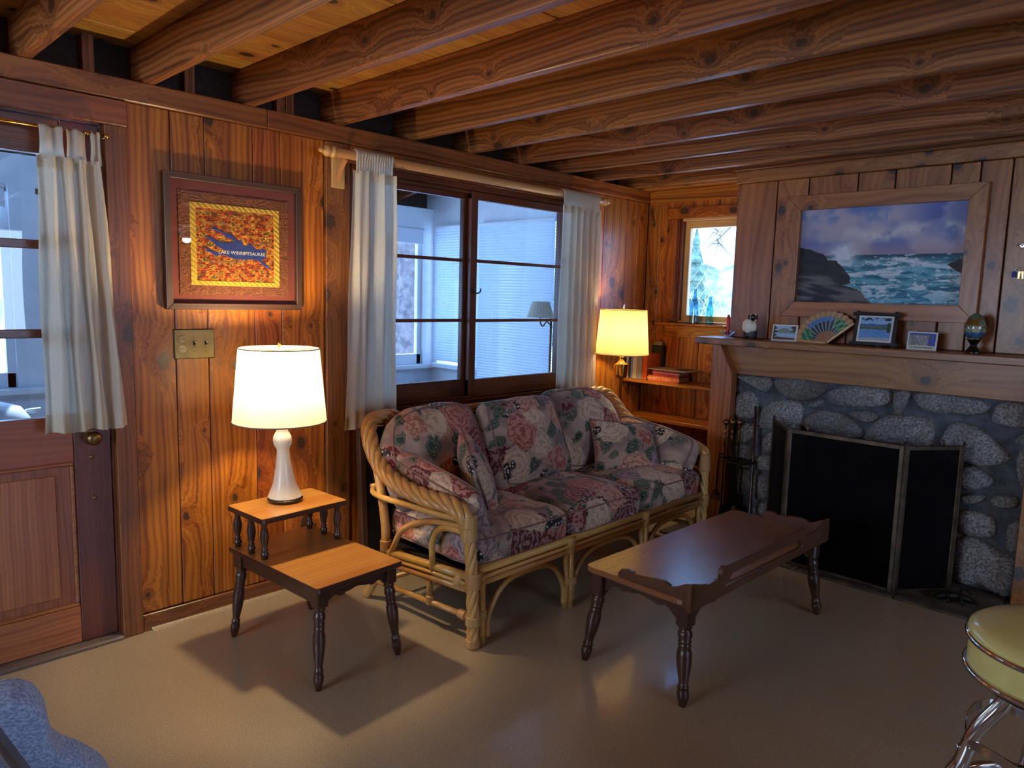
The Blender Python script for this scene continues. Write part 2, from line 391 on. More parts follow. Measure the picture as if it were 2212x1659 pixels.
M['vinyl'] = plain('yellow vinyl', srgb(226, 216, 134), .28, 0, .5, .3, var=.05)
M['rattan'] = wood('honey rattan', srgb(214, 168, 98), srgb(180, 130, 66), knots=0, rough=.34, coat=.4, freq=160, vary=.08, contrast=.6)
M['rattan_bind'] = wood('rattan binding', srgb(216, 176, 112), srgb(170, 124, 68), knots=0, rough=.45, coat=.2, freq=700, vary=.08, contrast=1.4)
M['ceramic'] = plain('cream ceramic', srgb(248, 240, 216), .3, 0, .5, .2, var=.03)
M['black'] = plain('black enamel', srgb(18, 17, 20), .25, 0, .5, .3)
M['blackwood'] = plain('black painted wood', srgb(26, 25, 30), .5, var=.2)
M['white'] = plain('white paint', srgb(226, 230, 236), .6, var=.03)
M['white_gloss'] = plain('white card', srgb(238, 236, 228), .5)
M['porch_floor'] = plain('porch floor paint', srgb(150, 130, 120), .6, var=.1)
M['porch_panel'] = plain('pale blue wall panel', srgb(196, 204, 216), .6, var=.04)
M['snow'] = plain('snow', srgb(240, 242, 246), .8, var=.03)
M['bark'] = m_rough('pine bark', srgb(70, 60, 62), srgb(122, 108, 108), 9, .9)
M['twig'] = plain('snowy twig', srgb(226, 230, 236), .8, var=.12)
M['twig_dark'] = plain('bare twig', srgb(96, 84, 80), .8, var=.2)
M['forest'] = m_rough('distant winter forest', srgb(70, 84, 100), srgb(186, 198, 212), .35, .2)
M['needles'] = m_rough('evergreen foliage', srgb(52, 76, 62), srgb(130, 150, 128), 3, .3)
M['red_wax'] = plain('red candle wax', srgb(206, 52, 58), .4)
M['mat_red'] = plain('dusty red mat board', srgb(128, 62, 52), .8)
M['blue_uphol'] = None
def m_blue():
    t = NT('blue brocade'); g = t.attr('g'); n = t.noise(t.vec('MULTIPLY', g, (1, 1, 2.2)), 150, 3, .7)
    t.set(Base_Color=t.mix(t.mapr(n, .4, .6), srgb(140, 164, 208), srgb(208, 222, 242)), Roughness=.6, Sheen_Weight=.2); t.bump(n, .25, .003); return t.m
M['blue_uphol'] = m_blue()
def m_print(name, rough=.6, bump=0, bscale=200, coat=0.0):
    t = NT(name); t.set(Base_Color=t.attr('col', 0), Roughness=rough, Coat_Weight=coat)
    if bump: t.bump(t.noise(t.attr('g'), bscale, 3, .6), bump, .004)
    return t.m
M['print'] = m_print('printed paper', .45)
M['oil'] = m_print('oil paint', .55, .2, 120, 0.0)
M['quilt'] = m_print('stitched cloth', .85)
M['lacquer'] = m_print('painted lacquer', .15, 0, 1, .6)
for k, c in {'bk_orange': (214, 92, 40), 'bk_red': (186, 52, 38), 'bk_navy': (48, 62, 88), 'bk_cream': (222, 206, 160), 'bk_grey': (150, 150, 152), 'bk_black': (36, 34, 36), 'bk_tan': (178, 150, 108), 'bk_maroon': (92, 30, 30), 'paper': (224, 210, 180), 'magazine': (180, 168, 138), 'yellow_ink': (240, 216, 140), 'white_ink': (240, 236, 226), 'black_ink': (26, 24, 26), 'red_ink': (190, 60, 50), 'navy_tag': (40, 60, 150), 'beige_shade': (216, 220, 228)}.items():
    M[k] = plain(k.replace('_', ' '), srgb(*c), .6)

# numpy value noise for the painted prints
_rs = np.random.RandomState(3); _tab = _rs.rand(256, 256)
def vnoise(x, y):
    xi = np.floor(x).astype(int); yi = np.floor(y).astype(int); fx = x - xi; fy = y - yi
    fx = fx * fx * (3 - 2 * fx); fy = fy * fy * (3 - 2 * fy); t = lambda a, b: _tab[a % 256, b % 256]
    return (t(xi, yi) * (1 - fx) + t(xi + 1, yi) * fx) * (1 - fy) + (t(xi, yi + 1) * (1 - fx) + t(xi + 1, yi + 1) * fx) * fy
def fbm(x, y, o=4):
    s = 0; a = .5
    for i in range(o): s = s + a * vnoise(x * 2 ** i + 17 * i, y * 2 ** i + 31 * i); a *= .5
    return s / (1 - .5 ** o)
def sstep(a, b, x):
    t = np.clip((x - a) / (b - a), 0, 1); return t * t * (3 - 2 * t)
def cmix(a, b, f):
    f = np.asarray(f)[..., None]; return np.asarray(a, float) * (1 - f) + np.asarray(b, float) * f
def inpoly(u, v, poly):
    ins = np.zeros(u.shape, bool); n = len(poly)
    for i in range(n):
        x0, y0 = poly[i]; x1, y1 = poly[(i + 1) % n]
        if y0 == y1: continue
        c = ((y0 > v) != (y1 > v)) & (u < (x1 - x0) * (v - y0) / (y1 - y0) + x0); ins ^= c
    return ins
def printed(o, U, V, nu, nv, fn, hfn=None):
    """flat sheet of vertex-coloured squares: o corner, U and V edge vectors, fn(u, v) -> sRGB 0..1"""
    o, U, V = np.array(o, float), np.array(U, float), np.array(V, float)
    u, v = np.meshgrid(np.linspace(0, 1, nu), np.linspace(0, 1, nv)); u = u.ravel(); v = v.ravel()
    P = o + u[:, None] * U + v[:, None] * V
    if hfn is not None:
        w = np.cross(U, V); w /= np.linalg.norm(w); P = P + hfn(u, v)[:, None] * w
    m = MB(); m.v = [tuple(p) for p in P]
    m.f = [(j * nu + i, j * nu + i + 1, (j + 1) * nu + i + 1, (j + 1) * nu + i) for j in range(nv - 1) for i in range(nu - 1)]
    m.c = lin(np.clip(fn(u, v), 0, 1)); return m

# =================================================================== THE ROOM
YW, XB, XC = 3.0715, 4.517, 4.25       # window wall, alcove wall, chimney panelling
Z0C, Z1C = 2.117, 2.197                # cornice board
ZCEIL = 2.352
X0R, Y0R = -2.7, -3.5                  # unseen side of the room
def struct(mb, name, mat, parent=None, **k): return build(mb, name, mat, parent, kind='structure', **k)

floor = struct(bx(X0R, XB + .1, Y0R, YW + .02, -.03, 0), 'floor', M['floor'], grain='x')
# ceiling: boards run along x above the joists
ceil = struct(bx(X0R, XB + .12, Y0R, YW + .16, ZCEIL + .02, ZCEIL + .05), 'ceiling', M['rim'], grain='x')
y = YW + .15 ; edges = [3.215, 2.98, 2.655, 2.342]
while edges[-1] > Y0R: edges.append(edges[-1] - .318)
for a, b in zip(edges[:-1], edges[1:]):
    build(bx(X0R, XB + .1, b + .002, a - .002, ZCEIL, ZCEIL + .02), 'plank', M['ceil'], ceil, grain='x', bevel=.002)
def joist(x, dx, sag=0):
    m = MB().box(-.020, .020, Y0R, YW + .12, Z1C, ZCEIL)
    m.v = [(px + x + dx * (YW - py) / 2.6, py, pz) for px, py, pz in m.v]
    return build(m, 'beam', M['beam'], ceil, grain='y', bevel=.003)
for x, dx in [(.674, .02), (1.078, .03), (1.486, .05), (1.922, .03), (2.348, .008), (2.757, .016), (3.160, .027), (3.535, .04), (3.915, .03), (4.318, -.01), (.27, .02), (-.13, .02), (-.54, .02), (-.95, .02), (-1.35, .02), (-1.76, .02), (-2.16, .02)]:
    joist(x, dx)

# ---- window wall (left): backing, tongue and groove boards, cornice, casings
WX0, WX1, WZ0, WZ1 = 1.975, 3.655, .80, 2.035      # window opening
DX0, DX1, DZ1 = .02, .912, 2.02                    # door opening
wl = struct(bx(X0R, DX0 - .02, YW + .02, YW + .12, 0, 2.19), 'wall_left', M['rim'], grain='x')
def lw(*a): return build(bx(*a), 'wall_core', M['rim'], wl, grain='x')
lw(DX0 - .02, DX1 + .012, YW + .02, YW + .12, DZ1 + .02, 2.19); lw(DX1 + .012, WX0, YW + .02, YW + .12, 0, 2.19)
lw(WX0, WX1, YW + .02, YW + .12, 0, WZ0 - .02); lw(WX0, WX1, YW + .02, YW + .12, WZ1 + .02, 2.19); lw(WX1, XB + .1, YW + .02, YW + .12, 0, 2.19)
def vboards(xs, z0, z1, mat='pine'):
    for a, b in zip(xs[:-1], xs[1:]):
        build(bx(a + .001, b - .001, YW, YW + .02, z0, z1), 'plank', M[mat], wl, grain='z', bevel=.0035)
vboards([.988, 1.156, 1.292, 1.501, 1.63, 1.848], .072, Z0C)
vboards([1.975, 2.15, 2.35, 2.52, 2.72, 2.88, 3.07, 3.24, 3.43, 3.655], .072, .765)
vboards([3.775, 3.993, 4.252, 4.395, XB], .072, Z0C)
vboards([-1.0, -.84, -.66, -.5, -.33, -.17, -.055], .072, Z0C)
build(bx(X0R, XB + .1, YW + .12, YW + .14, 2.17, ZCEIL + .02), 'rim_board', M['rim'], wl, grain='x')
for x in (.875, 1.25, 1.655, 1.70, 4.02):
    build(bx(x, x + .04, YW + .075, YW + .12, 2.19, ZCEIL), 'blocking', M['beam'], wl, grain='z')
k = [0]
def trim(mb, mat='pine_trim', grain='x', **kw):
    k[0] += 1; return struct(mb, 'trim_%d' % k[0], M[mat], grain=grain, **kw)
trim(bx(-1.0, 1.56, YW - .022, YW + .02, Z0C, Z1C), bevel=.004)
trim(bx(1.562, 3.62, YW - .022, YW + .02, Z0C, Z1C), bevel=.004)
trim(bx(3.622, XB, YW - .022, YW + .02, Z0C, Z1C), 'pine', bevel=.004)
trim(bx(DX0 - .07, .992, YW - .024, YW + .018, DZ1, Z0C - .004), bevel=.003)                   # door head casing
trim(bx(DX1, .988, YW - .020, YW + .02, 0, DZ1), grain='z', bevel=.003)                       # door side casing
trim(bx(1.850, 1.977, YW - .018, YW + .02, .072, Z0C - .002), grain='z', bevel=.003)           # window side casings
trim(bx(3.653, 3.773, YW - .018, YW + .02, .072, Z0C - .002), grain='z', bevel=.003)
trim(bx(1.979, 3.651, YW - .018, YW + .02, WZ1, Z0C - .002), bevel=.003)
trim(bx(1.95, 3.68, YW - .045, YW + .02, .768, .798), 'pine_dark', bevel=.005)                # stool
bb = struct(bx(.989, 4.5, YW - .014, YW + .0, 0, .072), 'baseboard_left', M['pine_trim'], grain='x', bevel=.003)
# the linoleum curls up a little against the baseboard
trim(MB().prism([(1.02, YW - .014, .0005), (1.02, YW - .060, .0005), (1.02, YW - .040, .002), (1.02, YW - .024, .006), (1.02, YW - .0145, .012)], (1.0, 0, 0)), 'floor', grain='x')
trim(bx(DX0, DX1, YW - .030, YW + .10, 0, .016), 'greywood', bevel=.004)                      # door sill

# ---- alcove wall with its small window
AY0, AY1, AZ0, AZ1 = 2.33, 2.815, 1.27, 1.995
wb = struct(bx(XB + .02, XB + .12, AY1, YW + .12, 0, ZCEIL + .02), 'wall_back', M['rim'])
for a in [(XB + .02, XB + .12, 2.16, AY0, 0, ZCEIL + .02), (XB + .02, XB + .12, AY0, AY1, 0, AZ0), (XB + .02, XB + .12, AY0, AY1, AZ1, ZCEIL + .02), (XB + .02, XB + .12, Y0R, 2.16, 0, ZCEIL + .02)]:
    build(bx(*a), 'wall_core', M['rim'], wb)
def aboards(ys, z0, z1):
    for a, b in zip(ys[:-1], ys[1:]): build(bx(XB, XB + .02, a + .001, b - .001, z0, z1), 'plank', M['pine'], wb, grain='z', bevel=.0035)
aboards([2.90, 2.963, YW], .05, Z0C); aboards([2.20, 2.36, 2.47, 2.605, 2.76, 2.90], .05, 1.262); aboards([2.20, 2.5, 2.7, 2.90], 2.06, Z0C)
trim(bx(XB - .022, XB + .01, 2.25, YW - .022, Z0C - .012, Z1C), 'pine', 'y', bevel=.004)
trim(bx(XB - .012, XB + .02, 2.25, 2.90, AZ1, 2.066), 'pine', 'y', bevel=.003)                 # header over small window
trim(bx(XB - .012, XB + .02, AY1, 2.90, AZ0 - .005, AZ1 - .001), 'pine', 'z', bevel=.003)       # side casing
trim(bx(XB - .075, XB + .02, 2.26, 2.925, AZ0 - .020, AZ0 - .004), 'pine', 'y', bevel=.004)     # sill board
trim(bx(XB - .012, XB + .018, 2.26, 2.885, 1.165, AZ0 - .021), 'pine', 'y', bevel=.003)         # apron under the sill
trim(bx(XB - .10, XB + .02, 2.25, YW + .05, Z1C + .001, Z1C + .045), 'ceil', 'y', bevel=.003)

# ---- chimney breast panelling
CY0, CY1 = -.45, 2.24
wc = struct(bx(XC + .02, XB - .001, CY0, CY1 - .012, 1.06, 2.19), 'wall_chimney', M['rim'])
ys = [2.24, 1.984, 1.796, 1.524, 1.333, 1.069, .940, .806, .63, .455, .26, .08, -.12, -.30, CY0]
for a, b in zip(ys[:-1], ys[1:]):
    build(bx(XC, XC + .02, b + .0035, a - .0035, 1.205 if a > .46 else 0.0, 2.148), 'plank', M['pine_mantel'], wc, grain='z', bevel=.004)
build(bx(XC + .021, XB - .001, CY0, .44, 0, 1.06), 'wall_core', M['rim'], wc)
trim(bx(XC + .021, XB, CY1 - .012, CY1, 0.0, 2.19), 'pine', 'z')
trim(bx(XC - .018, XC + .02, CY0, CY1 + .004, 2.149, 2.222), 'pine_mantel', 'y', bevel=.003)
trim(bx(XC - .03, XC + .06, CY0, CY1 + .012, 2.2225, 2.262), 'beam', 'y', bevel=.003)

# ---- the unseen sides of the room, with windows made up to bring fill light from behind the camera
def wall_with_window(name, ax, pos, lo, hi, w0, w1, z0, z1):
    def b_(a, b, c, d): return bx(pos, pos + .1, a, b, c, d) if ax == 'x' else bx(a, b, pos, pos + .1, c, d)
    w = struct(b_(lo, w0, 0, ZCEIL), name, M['pine'])
    for q in [(w1, hi, 0, ZCEIL), (w0, w1, 0, z0), (w0, w1, z1, ZCEIL)]: build(b_(*q), 'wall_core', M['pine'], w)
wall_with_window('wall_rear', 'x', X0R - .1, Y0R, YW + .1, 1.0, 2.5, .9, 2.0)
wall_with_window('wall_right', 'y', Y0R - .1, X0R, XB + .12, .6, 2.6, .9, 2.0)
for i, (nm, a) in enumerate([('window_3', (X0R - .06, X0R - .05, 1.0, 2.5, .9, 2.0)), ('window_4', (.6, 2.6, Y0R - .06, Y0R - .05, .9, 2.0))]):
    struct(bx(*a), nm, M['pane'])

# ---- big sliding window
w1 = struct(bx(WX0, WX0 + .022, YW - .005, YW + .115, WZ0, WZ1), 'window_1', M['pine_dark'], grain='z')
def wp(name, a, mat='pine_dark', parent=w1, grain='x', bevel=.003): return build(bx(*a), name, M[mat], parent, grain=grain, bevel=bevel)
wp('jamb', (WX1 - .022, WX1, YW - .005, YW + .115, WZ0, WZ1), grain='z')
wp('head', (WX0 + .022, WX1 - .022, YW - .010, YW + .115, WZ1 - .030, WZ1)); wp('head_track', (WX0 + .022, WX1 - .022, YW + .014, YW + .026, WZ1 - .048, WZ1 - .030))
wp('sill', (WX0 + .022, WX1 - .022, YW - .020, YW + .115, WZ0, WZ0 + .03)); wp('sill_track', (WX0 + .022, WX1 - .022, YW + .010, YW + .022, WZ0 + .03, WZ0 + .042))
def sash(x0, x1, y0, st_l, st_r):
    z0, z1, th = WZ0 + .031, WZ1 - .032, .034
    s = build(bx(x0, x1, y0, y0 + th, z0, z0 + .105), 'sash', M['pine_dark'], w1, grain='x', bevel=.004)
    wp('rail', (x0, x1, y0, y0 + th, z1 - .045, z1), parent=s, bevel=.004)
    wp('stile', (x0, x0 + st_l, y0 - .001, y0 + th + .001, z0, z1), parent=s, grain='z', bevel=.004); wp('stile', (x1 - st_r, x1, y0 - .001, y0 + th + .001, z0, z1), parent=s, grain='z', bevel=.004)
    gz0, gz1 = z0 + .105, z1 - .045; h = (gz1 - gz0) / 3
    for i in (1, 2): wp('muntin', (x0 + st_l, x1 - st_r, y0 + .006, y0 + th - .006, gz0 + i * h - .009, gz0 + i * h + .009), parent=s, bevel=.002)
    for i in range(3): build(bx(x0 + st_l, x1 - st_r, y0 + th / 2 - .0015, y0 + th / 2 + .0015, gz0 + i * h + (.009 if i else 0), gz0 + (i + 1) * h - (.009 if i < 2 else 0)), 'pane', M['pane'], s)
    return s
s_l = sash(WX0 + .022, 2.815, YW + .052, .055, .045); s_r = sash(2.795, WX1 - .022, YW + .012, .05, .055)
m = MB(); m.tube([(2.79 + .0, YW + .012, 1.452), (2.79, YW - .02, 1.452)], .004, 6)
m.tube([(2.815 + .030 * math.cos(a), YW - .021, 1.452 + .019 * math.sin(a)) for a in np.linspace(R(170), R(385), 14)], .004, 6)
build(m, 'latch', M['iron'], s_r, smooth=True)

# ---- small alcove window
w2 = struct(bx(XB - .004, XB + .11, AY1 - .018, AY1, AZ0, AZ1), 'window_2', M['pine_dark'], grain='z')
def w2p(name, a, mat='win_blond', parent=w2, grain='y'): return build(bx(*a), name, M[mat], parent, grain=grain, bevel=.003)
w2p('jamb', (XB + .001, XB + .11, AY1 - .036, AY1 - .018, AZ0, AZ1), 'pine_dark', grain='z'); w2p('jamb', (XB - .004, XB + .11, AY0, AY0 + .018, AZ0, AZ1), grain='z')
w2p('head', (XB - .004, XB + .11, AY0 + .018, AY1 - .036, AZ1 - .02, AZ1)); w2p('sill', (XB - .004, XB + .11, AY0 + .018, AY1 - .036, AZ0, AZ0 + .012))
sx = XB + .035; s2 = w2p('sash', (sx, sx + .035, AY0 + .018, AY1 - .036, AZ0 + .012, AZ0 + .052))
w2p('rail', (sx, sx + .035, AY0 + .018, AY1 - .036, AZ1 - .068, AZ1 - .02), parent=s2)
w2p('stile', (sx - .001, sx + .036, AY0 + .018, AY0 + .062, AZ0 + .012, AZ1 - .02), parent=s2, grain='z'); w2p('stile', (sx - .001, sx + .036, AY1 - .078, AY1 - .036, AZ0 + .012, AZ1 - .02), parent=s2, grain='z')
build(bx(sx + .016, sx + .019, AY0 + .062, AY1 - .078, AZ0 + .052, AZ1 - .068), 'pane', M['pane'], s2)

# ---- half-glazed door
DY = YW + .022
d1 = struct(bx(.775, DX1 - .008, DY, DY + .042, .018, DZ1 - .006), 'door_1', M['door_red'], grain='z', bevel=.003)
def dp(name, a, mat='door', parent=d1, grain='x', bevel=.003): return build(bx(*a), name, M[mat], parent, grain=grain, bevel=bevel)
dp('stile', (DX0 + .008, .14, DY, DY + .042, .018, DZ1 - .006), 'door_red', grain='z')
dp('bottom_rail', (.14, .774, DY + .001, DY + .041, .018, .165)); dp('lock_rail', (.14, .774, DY + .001, DY + .041, .745, .925)); dp('top_rail', (.14, .774, DY + .001, DY + .041, 1.885, DZ1 - .006), 'pine_dark')
for z in (1.238, 1.562): dp('muntin', (.14, .774, DY + .006, DY + .036, z - .016, z + .016), 'pine_dark')
for a, b in ((.925, 1.222), (1.254, 1.546), (1.578, 1.885)): build(bx(.14, .774, DY + .020, DY + .023, a, b), 'pane', M['pane'], d1)
m = MB(); m.box(.14, .774, DY + .012, DY + .03, .165, .745); pn = build(m, 'panel', M['door'], d1, grain='z')
m = MB().prism([(.205, DY + .012, .215), (.71, DY + .012, .215), (.71, DY + .012, .70), (.205, DY + .012, .70)], (0, -.006, 0)); build(m, 'raised_field', M['door'], pn, grain='z', bevel=.004)
for a in ((.14, .774, DY + .002, DY + .014, .165, .18), (.14, .774, DY + .002, DY + .014, .73, .745), (.14, .155, DY + .002, DY + .014, .18, .73), (.759, .774, DY + .002, DY + .014, .18, .73)): build(bx(*a), 'moulding', M['door'], pn, grain='x', bevel=.005)
My = Matrix.Rotation(R(90), 3, 'X')      # lathe axis +z -> -y
def knob(parent, c, prof, name, mat='oldbrass', n=20): return build(MB().lathe(prof, c, n, My), name, M[mat], parent, smooth=True, autosm=50)
knob(d1, (.832, DY, .838), [(.026, 0), (.026, .004), (.010, .008), (.009, .030), (.014, .036), (.024, .044), (.027, .054), (.023, .064), (.010, .070), (0.0001, .071)], 'knob')
knob(d1, (.833, DY, .885), [(.013, 0), (.013, .006), (.006, .009), (.0001, .010)], 'thumb_turn')
knob(d1, (.832, DY, .757), [(.009, 0), (.009, .003), (.006, .006), (.0001, .007)], 'lock_button'); knob(d1, (.838, DY, .592), [(.009, 0), (.009, .003), (.006, .006), (.0001, .007)], 'lock_button')
for a in ((DX0 - .018, DX0 + .006, YW + .01, YW + .12, 0, DZ1), (DX1 - .006, DX1 + .012, YW + .01, YW + .12, 0, DZ1), (DX0, DX1, YW + .01, YW + .12, DZ1 - .004, DZ1 + .02)): trim(bx(*a), 'pine_dark', 'z')

# =================================================================== THE PORCH beyond the window wall
PY, PX = 5.2, 4.25
struct(bx(-2.6, PX + .1, YW + .12, PY + .12, -.15, -.12), 'floor_porch', M['porch_floor'], grain='x')
SILL, HEAD, PTOP = .86, 1.995, 2.18
wins = [(-1.9, -.5), (-.35, 1.02), (1.16, 2.5), (2.64, 4.14)]
wp_ = struct(bx(-2.6, PX + .1, PY, PY + .10, HEAD, PTOP), 'wall_porch_front', M['white'])
build(bx(-2.6, PX + .1, PY, PY + .10, -.15, SILL - .11), 'panelling', M['porch_panel'], wp_)
for i in range(17): build(bx(-2.6 + i * .4, -2.596 + i * .4, PY - .003, PY, -.12, SILL - .11), 'batten', M['porch_panel'], wp_)
xs_ = [-2.6] + [q for w in wins for q in w] + [PX + .1]
for a, b in zip(xs_[0::2], xs_[1::2]): build(bx(a, b, PY, PY + .10, SILL - .11, HEAD), 'mullion', M['white'], wp_)
build(bx(-2.6, PX, PY - .05, PY + .10, SILL - .11, SILL - .075), 'sill', M['white'], wp_, bevel=.004)
for n_, (a, b) in enumerate(wins):
    wi = struct(bx(a, a + .045, PY + .03, PY + .07, SILL - .075, HEAD), 'window_%d' % (5 + n_), M['white'])
    build(bx(b - .045, b, PY + .03, PY + .07, SILL - .075, HEAD), 'stile', M['white'], wi)
    build(bx(a, b, PY + .03, PY + .07, SILL - .075, SILL + .02), 'rail', M['white'], wi, bevel=.004); build(bx(a, b, PY + .03, PY + .07, HEAD - .04, HEAD), 'rail', M['white'], wi, bevel=.004)
    build(bx(a + .045, b - .045, PY + .048, PY + .051, SILL + .02, HEAD - .04), 'pane', M['pane'], wi)
we = struct(bx(PX, PX + .1, YW + .12, PY + .1, 2.03, PTOP + .4), 'wall_porch_end', M['white'])
for a in ((PX, PX + .1, 5.13, PY + .1, -.15, 2.03), (PX, PX + .1, 4.56, 4.66, -.15, 2.03), (PX, PX + .1, YW + .12, 3.70, -.15, 2.03), (PX, PX + .1, 4.66, 5.13, -.15, .80), (PX, PX + .1, 3.7, 4.56, -.15, .28)): build(bx(*a), 'wall_core', M['white'], we)
build(bx(PX - .05, PX + .01, 4.6, PY - .05, .76, .80), 'sill', M['white'], we, bevel=.004)
we2 = struct(bx(-2.7, -2.6, YW + .12, PY + .1, -.15, 2.6), 'wall_porch_far', M['white'])
# porch roof: dark boards on sloping rafters
rz = lambda yy: 2.19 + (PY + .3 - yy) * .20
m = MB().prism([(-2.8, YW + .14, rz(YW + .14) + .15), (-2.8, PY + .4, rz(PY + .4) + .15), (-2.8, PY + .4, rz(PY + .4) + .18), (-2.8, YW + .14, rz(YW + .14) + .18)], (PX + 3.1, 0, 0))
cp = struct(m, 'ceiling_porch', M['rim'], grain='x')
for i in range(11):
    x = -2.3 + i * .62
    build(MB().prism([(x, YW + .14, rz(YW + .14)), (x, PY + .3, rz(PY + .3)), (x, PY + .3, rz(PY + .3) + .15), (x, YW + .14, rz(YW + .14) + .15)], (.045, 0, 0)), 'rafter', M['beam'], cp, grain='y')
for x0 in (1.27, 2.96, 3.55): build(bx(x0, x0 + .09, PY + .02, PY + .09, 2.18, 2.34), 'blocking', M['beam'], cp)
build(bx(-2.8, PX + .3, PY + .10, PY + .12, 2.16, 2.42), 'fascia', M['rim'], cp, grain='x')
# blinds and roller shades of the porch
def pleated(name, y0, y1, z0, z1, label):
    n = int((z1 - z0) / .023); pts = []
    for i in range(n * 2 + 1): pts.append((PX - .022 - (.012 if i % 2 else 0), z0 + (z1 - z0) * i / (2 * n)))
    m = MB(); vs = [(x, y0, z) for x, z in pts] + [(x, y1, z) for x, z in pts]; q = len(pts)
    m.add(vs, [(i, i + 1, q + i + 1, q + i) for i in range(q - 1)])
    t = thing('cellular_blind', label, 'blind', (PX - .02, (y0 + y1) / 2, z0), group='porch blinds')
    build(m, 'pleats', M['blind'], t); build(bx(PX - .045, PX - .002, y0 - .004, y1 + .004, z1, z1 + .025), 'head_rail', M['white'], t, bevel=.003); build(bx(PX - .035, PX - .01, y0, y1, z0 - .02, z0), 'bottom_rail', M['white'], t, bevel=.003)
pleated('b', 4.665, 5.125, .845, 2.0, 'narrow white pleated blind beside the porch corner post')
pleated('b', 3.705, 4.555, .33, 2.0, 'wide white pleated blind on the porch end wall')
for a, b, lab in ((2.66, 4.12, 'short roller shade above the porch window showing the tree trunk'), (-.33, 1.0, 'short roller shade seen through the door glass')):
    t = thing('roller_shade', lab, 'shade', ((a + b) / 2, PY - .03, 1.87)); Mx = Matrix.Rotation(R(90), 3, 'Y')
    build(bx(a, b, PY - .022, PY - .019, 1.875, 1.985), 'fabric', M['beige_shade'], t); build(MB().lathe([(.016, 0), (.016, b - a)], (a, PY - .022, 1.985), 12, Mx), 'roller', M['beige_shade'], t, smooth=True, autosm=40)
    build(bx(a, b, PY - .026, PY - .015, 1.862, 1.876), 'hem_bar', M['white'], t)
# small swing arm lamp standing on the porch
pl = at(1168, 668, 'y', 3.62)
t = thing('bridge_lamp', 'unlit bridge lamp with white pleated shade in front of the porch blind', 'lamp', (pl.x + .12, 3.62, -.12))
m = MB()
for i in range(48):
    w0 = 2 * math.pi * i / 48; e = 1.0 + (.02 if i % 2 else 0)
    m.v.append((pl.x + .062 * e * math.cos(w0), 3.62 + .062 * e * math.sin(w0), pl.z + .058))
for i in range(48):
    w0 = 2 * math.pi * i / 48; e = 1.0 + (.02 if i % 2 else 0)
    m.v.append((pl.x + .100 * e * math.cos(w0), 3.62 + .100 * e * math.sin(w0), pl.z - .062))
m.f = [(i, (i + 1) % 48, 48 + (i + 1) % 48, 48 + i) for i in range(48)]
build(m, 'shade', M['curtain'], t)
m = MB().tube(spline([(pl.x + .002, 3.62, pl.z - .04), (pl.x + .002, 3.62, pl.z - .10), (pl.x + .03, 3.62, pl.z - .125), (pl.x + .07, 3.62, pl.z - .095), (pl.x + .12, 3.62, pl.z - .12)], 6), .006, 6)
build(m, 'arm', M['oldbrass'], t, smooth=True)
build(MB().lathe([(.12, -.12), (.12, -.10), (.02, -.08), (.008, -.06), (.008, pl.z - .06), (.014, pl.z - .05), (.0001, pl.z - .02)], (pl.x + .12, 3.62, 0), 16), 'pole', M['oldbrass'], t, smooth=True, autosm=40)
t = thing('charcoal_kettle', 'rounded pale kettle with a side handle under the porch window', 'kettle', (.78, 4.55, -.12))
kp = at(8, 905, 'y', 4.55)
build(MB().lathe([(.10, -.12), (.12, -.1), (.12, .5), (.15, .55), (.17, kp.z - .07), (.17, kp.z), (.13, kp.z + .06), (.05, kp.z + .09), (.0001, kp.z + .095)], (kp.x - .05, 4.55, 0), 28), 'body', M['white'], t, smooth=True, autosm=50)
build(MB().tube([(kp.x + .10, 4.55, kp.z + .03), (kp.x + .17, 4.55, kp.z + .035)], .014, 8), 'handle', M['white'], t, smooth=True)

# =================================================================== OUTDOORS
def terrain():
    m = MB()
    def fn(u, v):
        x = -40 + 110 * u; yy = -20 + 110 * v
        return (x, yy, -.9 + .25 * math.sin(x * .3) * math.cos(yy * .23) - .004 * max(0, yy - 6))
    return m.grid(fn, 30, 30)
struct(terrain(), 'floor_snow', M['snow'], smooth=True)
def ridge():
    m = MB(); rr = random.Random(5)
    hs = [4.2 + 2.2 * math.sin(i * .35) + rr.random() * 1.6 for i in range(90)]
    def fn(u, v):
        i = min(89, int(u * 89)); a = R(-25 + 165 * u); d = 52 + 10 * v
        return (d * math.cos(a), d * math.sin(a), -1 + v * (hs[i] + 2))
    return m.grid(fn, 90, 6)
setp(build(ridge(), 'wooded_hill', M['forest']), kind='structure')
def trunk(x, y, r, h, label):
    rr = random.Random(int(x * 100)); n = 20; m = MB()
    def fn(u, v):
        a = 2 * math.pi * u; q = r * (1.12 - .35 * v) * (1 + .07 * math.sin(a * 7 + 5 * v) + .05 * rr.random())
        return (x + q * math.cos(a) + .1 * v, y + q * math.sin(a), -1 + h * v)
    m.grid(fn, n, 40, True)
    t = thing('pine_tree', label, 'tree', (x, y, -1)); build(m, 'trunk', M['bark'], t, smooth=True)
    b = MB()
    for i in range(14):
        z = .3 + i * .28; a = rr.uniform(0, 6.28); L = rr.uniform(.8, 1.8)
        p = Vector((x, y, z)); pts = [p]
        for q in range(5): p = p + Vector((math.cos(a) * L / 5, math.sin(a) * L / 5, rr.uniform(-.12, .08))); a += rr.uniform(-.3, .3); pts.append(p)
        b.tube(pts, [.012, .010, .008, .006, .004, .003], 4)
    build(b, 'branches', M['twig_dark'], t)
q = at(868, 650, 'y', 9.0); trunk(at(882, 650, 'y', 8.2).x, 8.2, .15, 8, 'thick dark pine trunk right behind the porch window')
trunk(at(852, 650, 'y', 10.5).x - .05, 10.5, .15, 8, 'second pine trunk half hidden behind the window curtain')
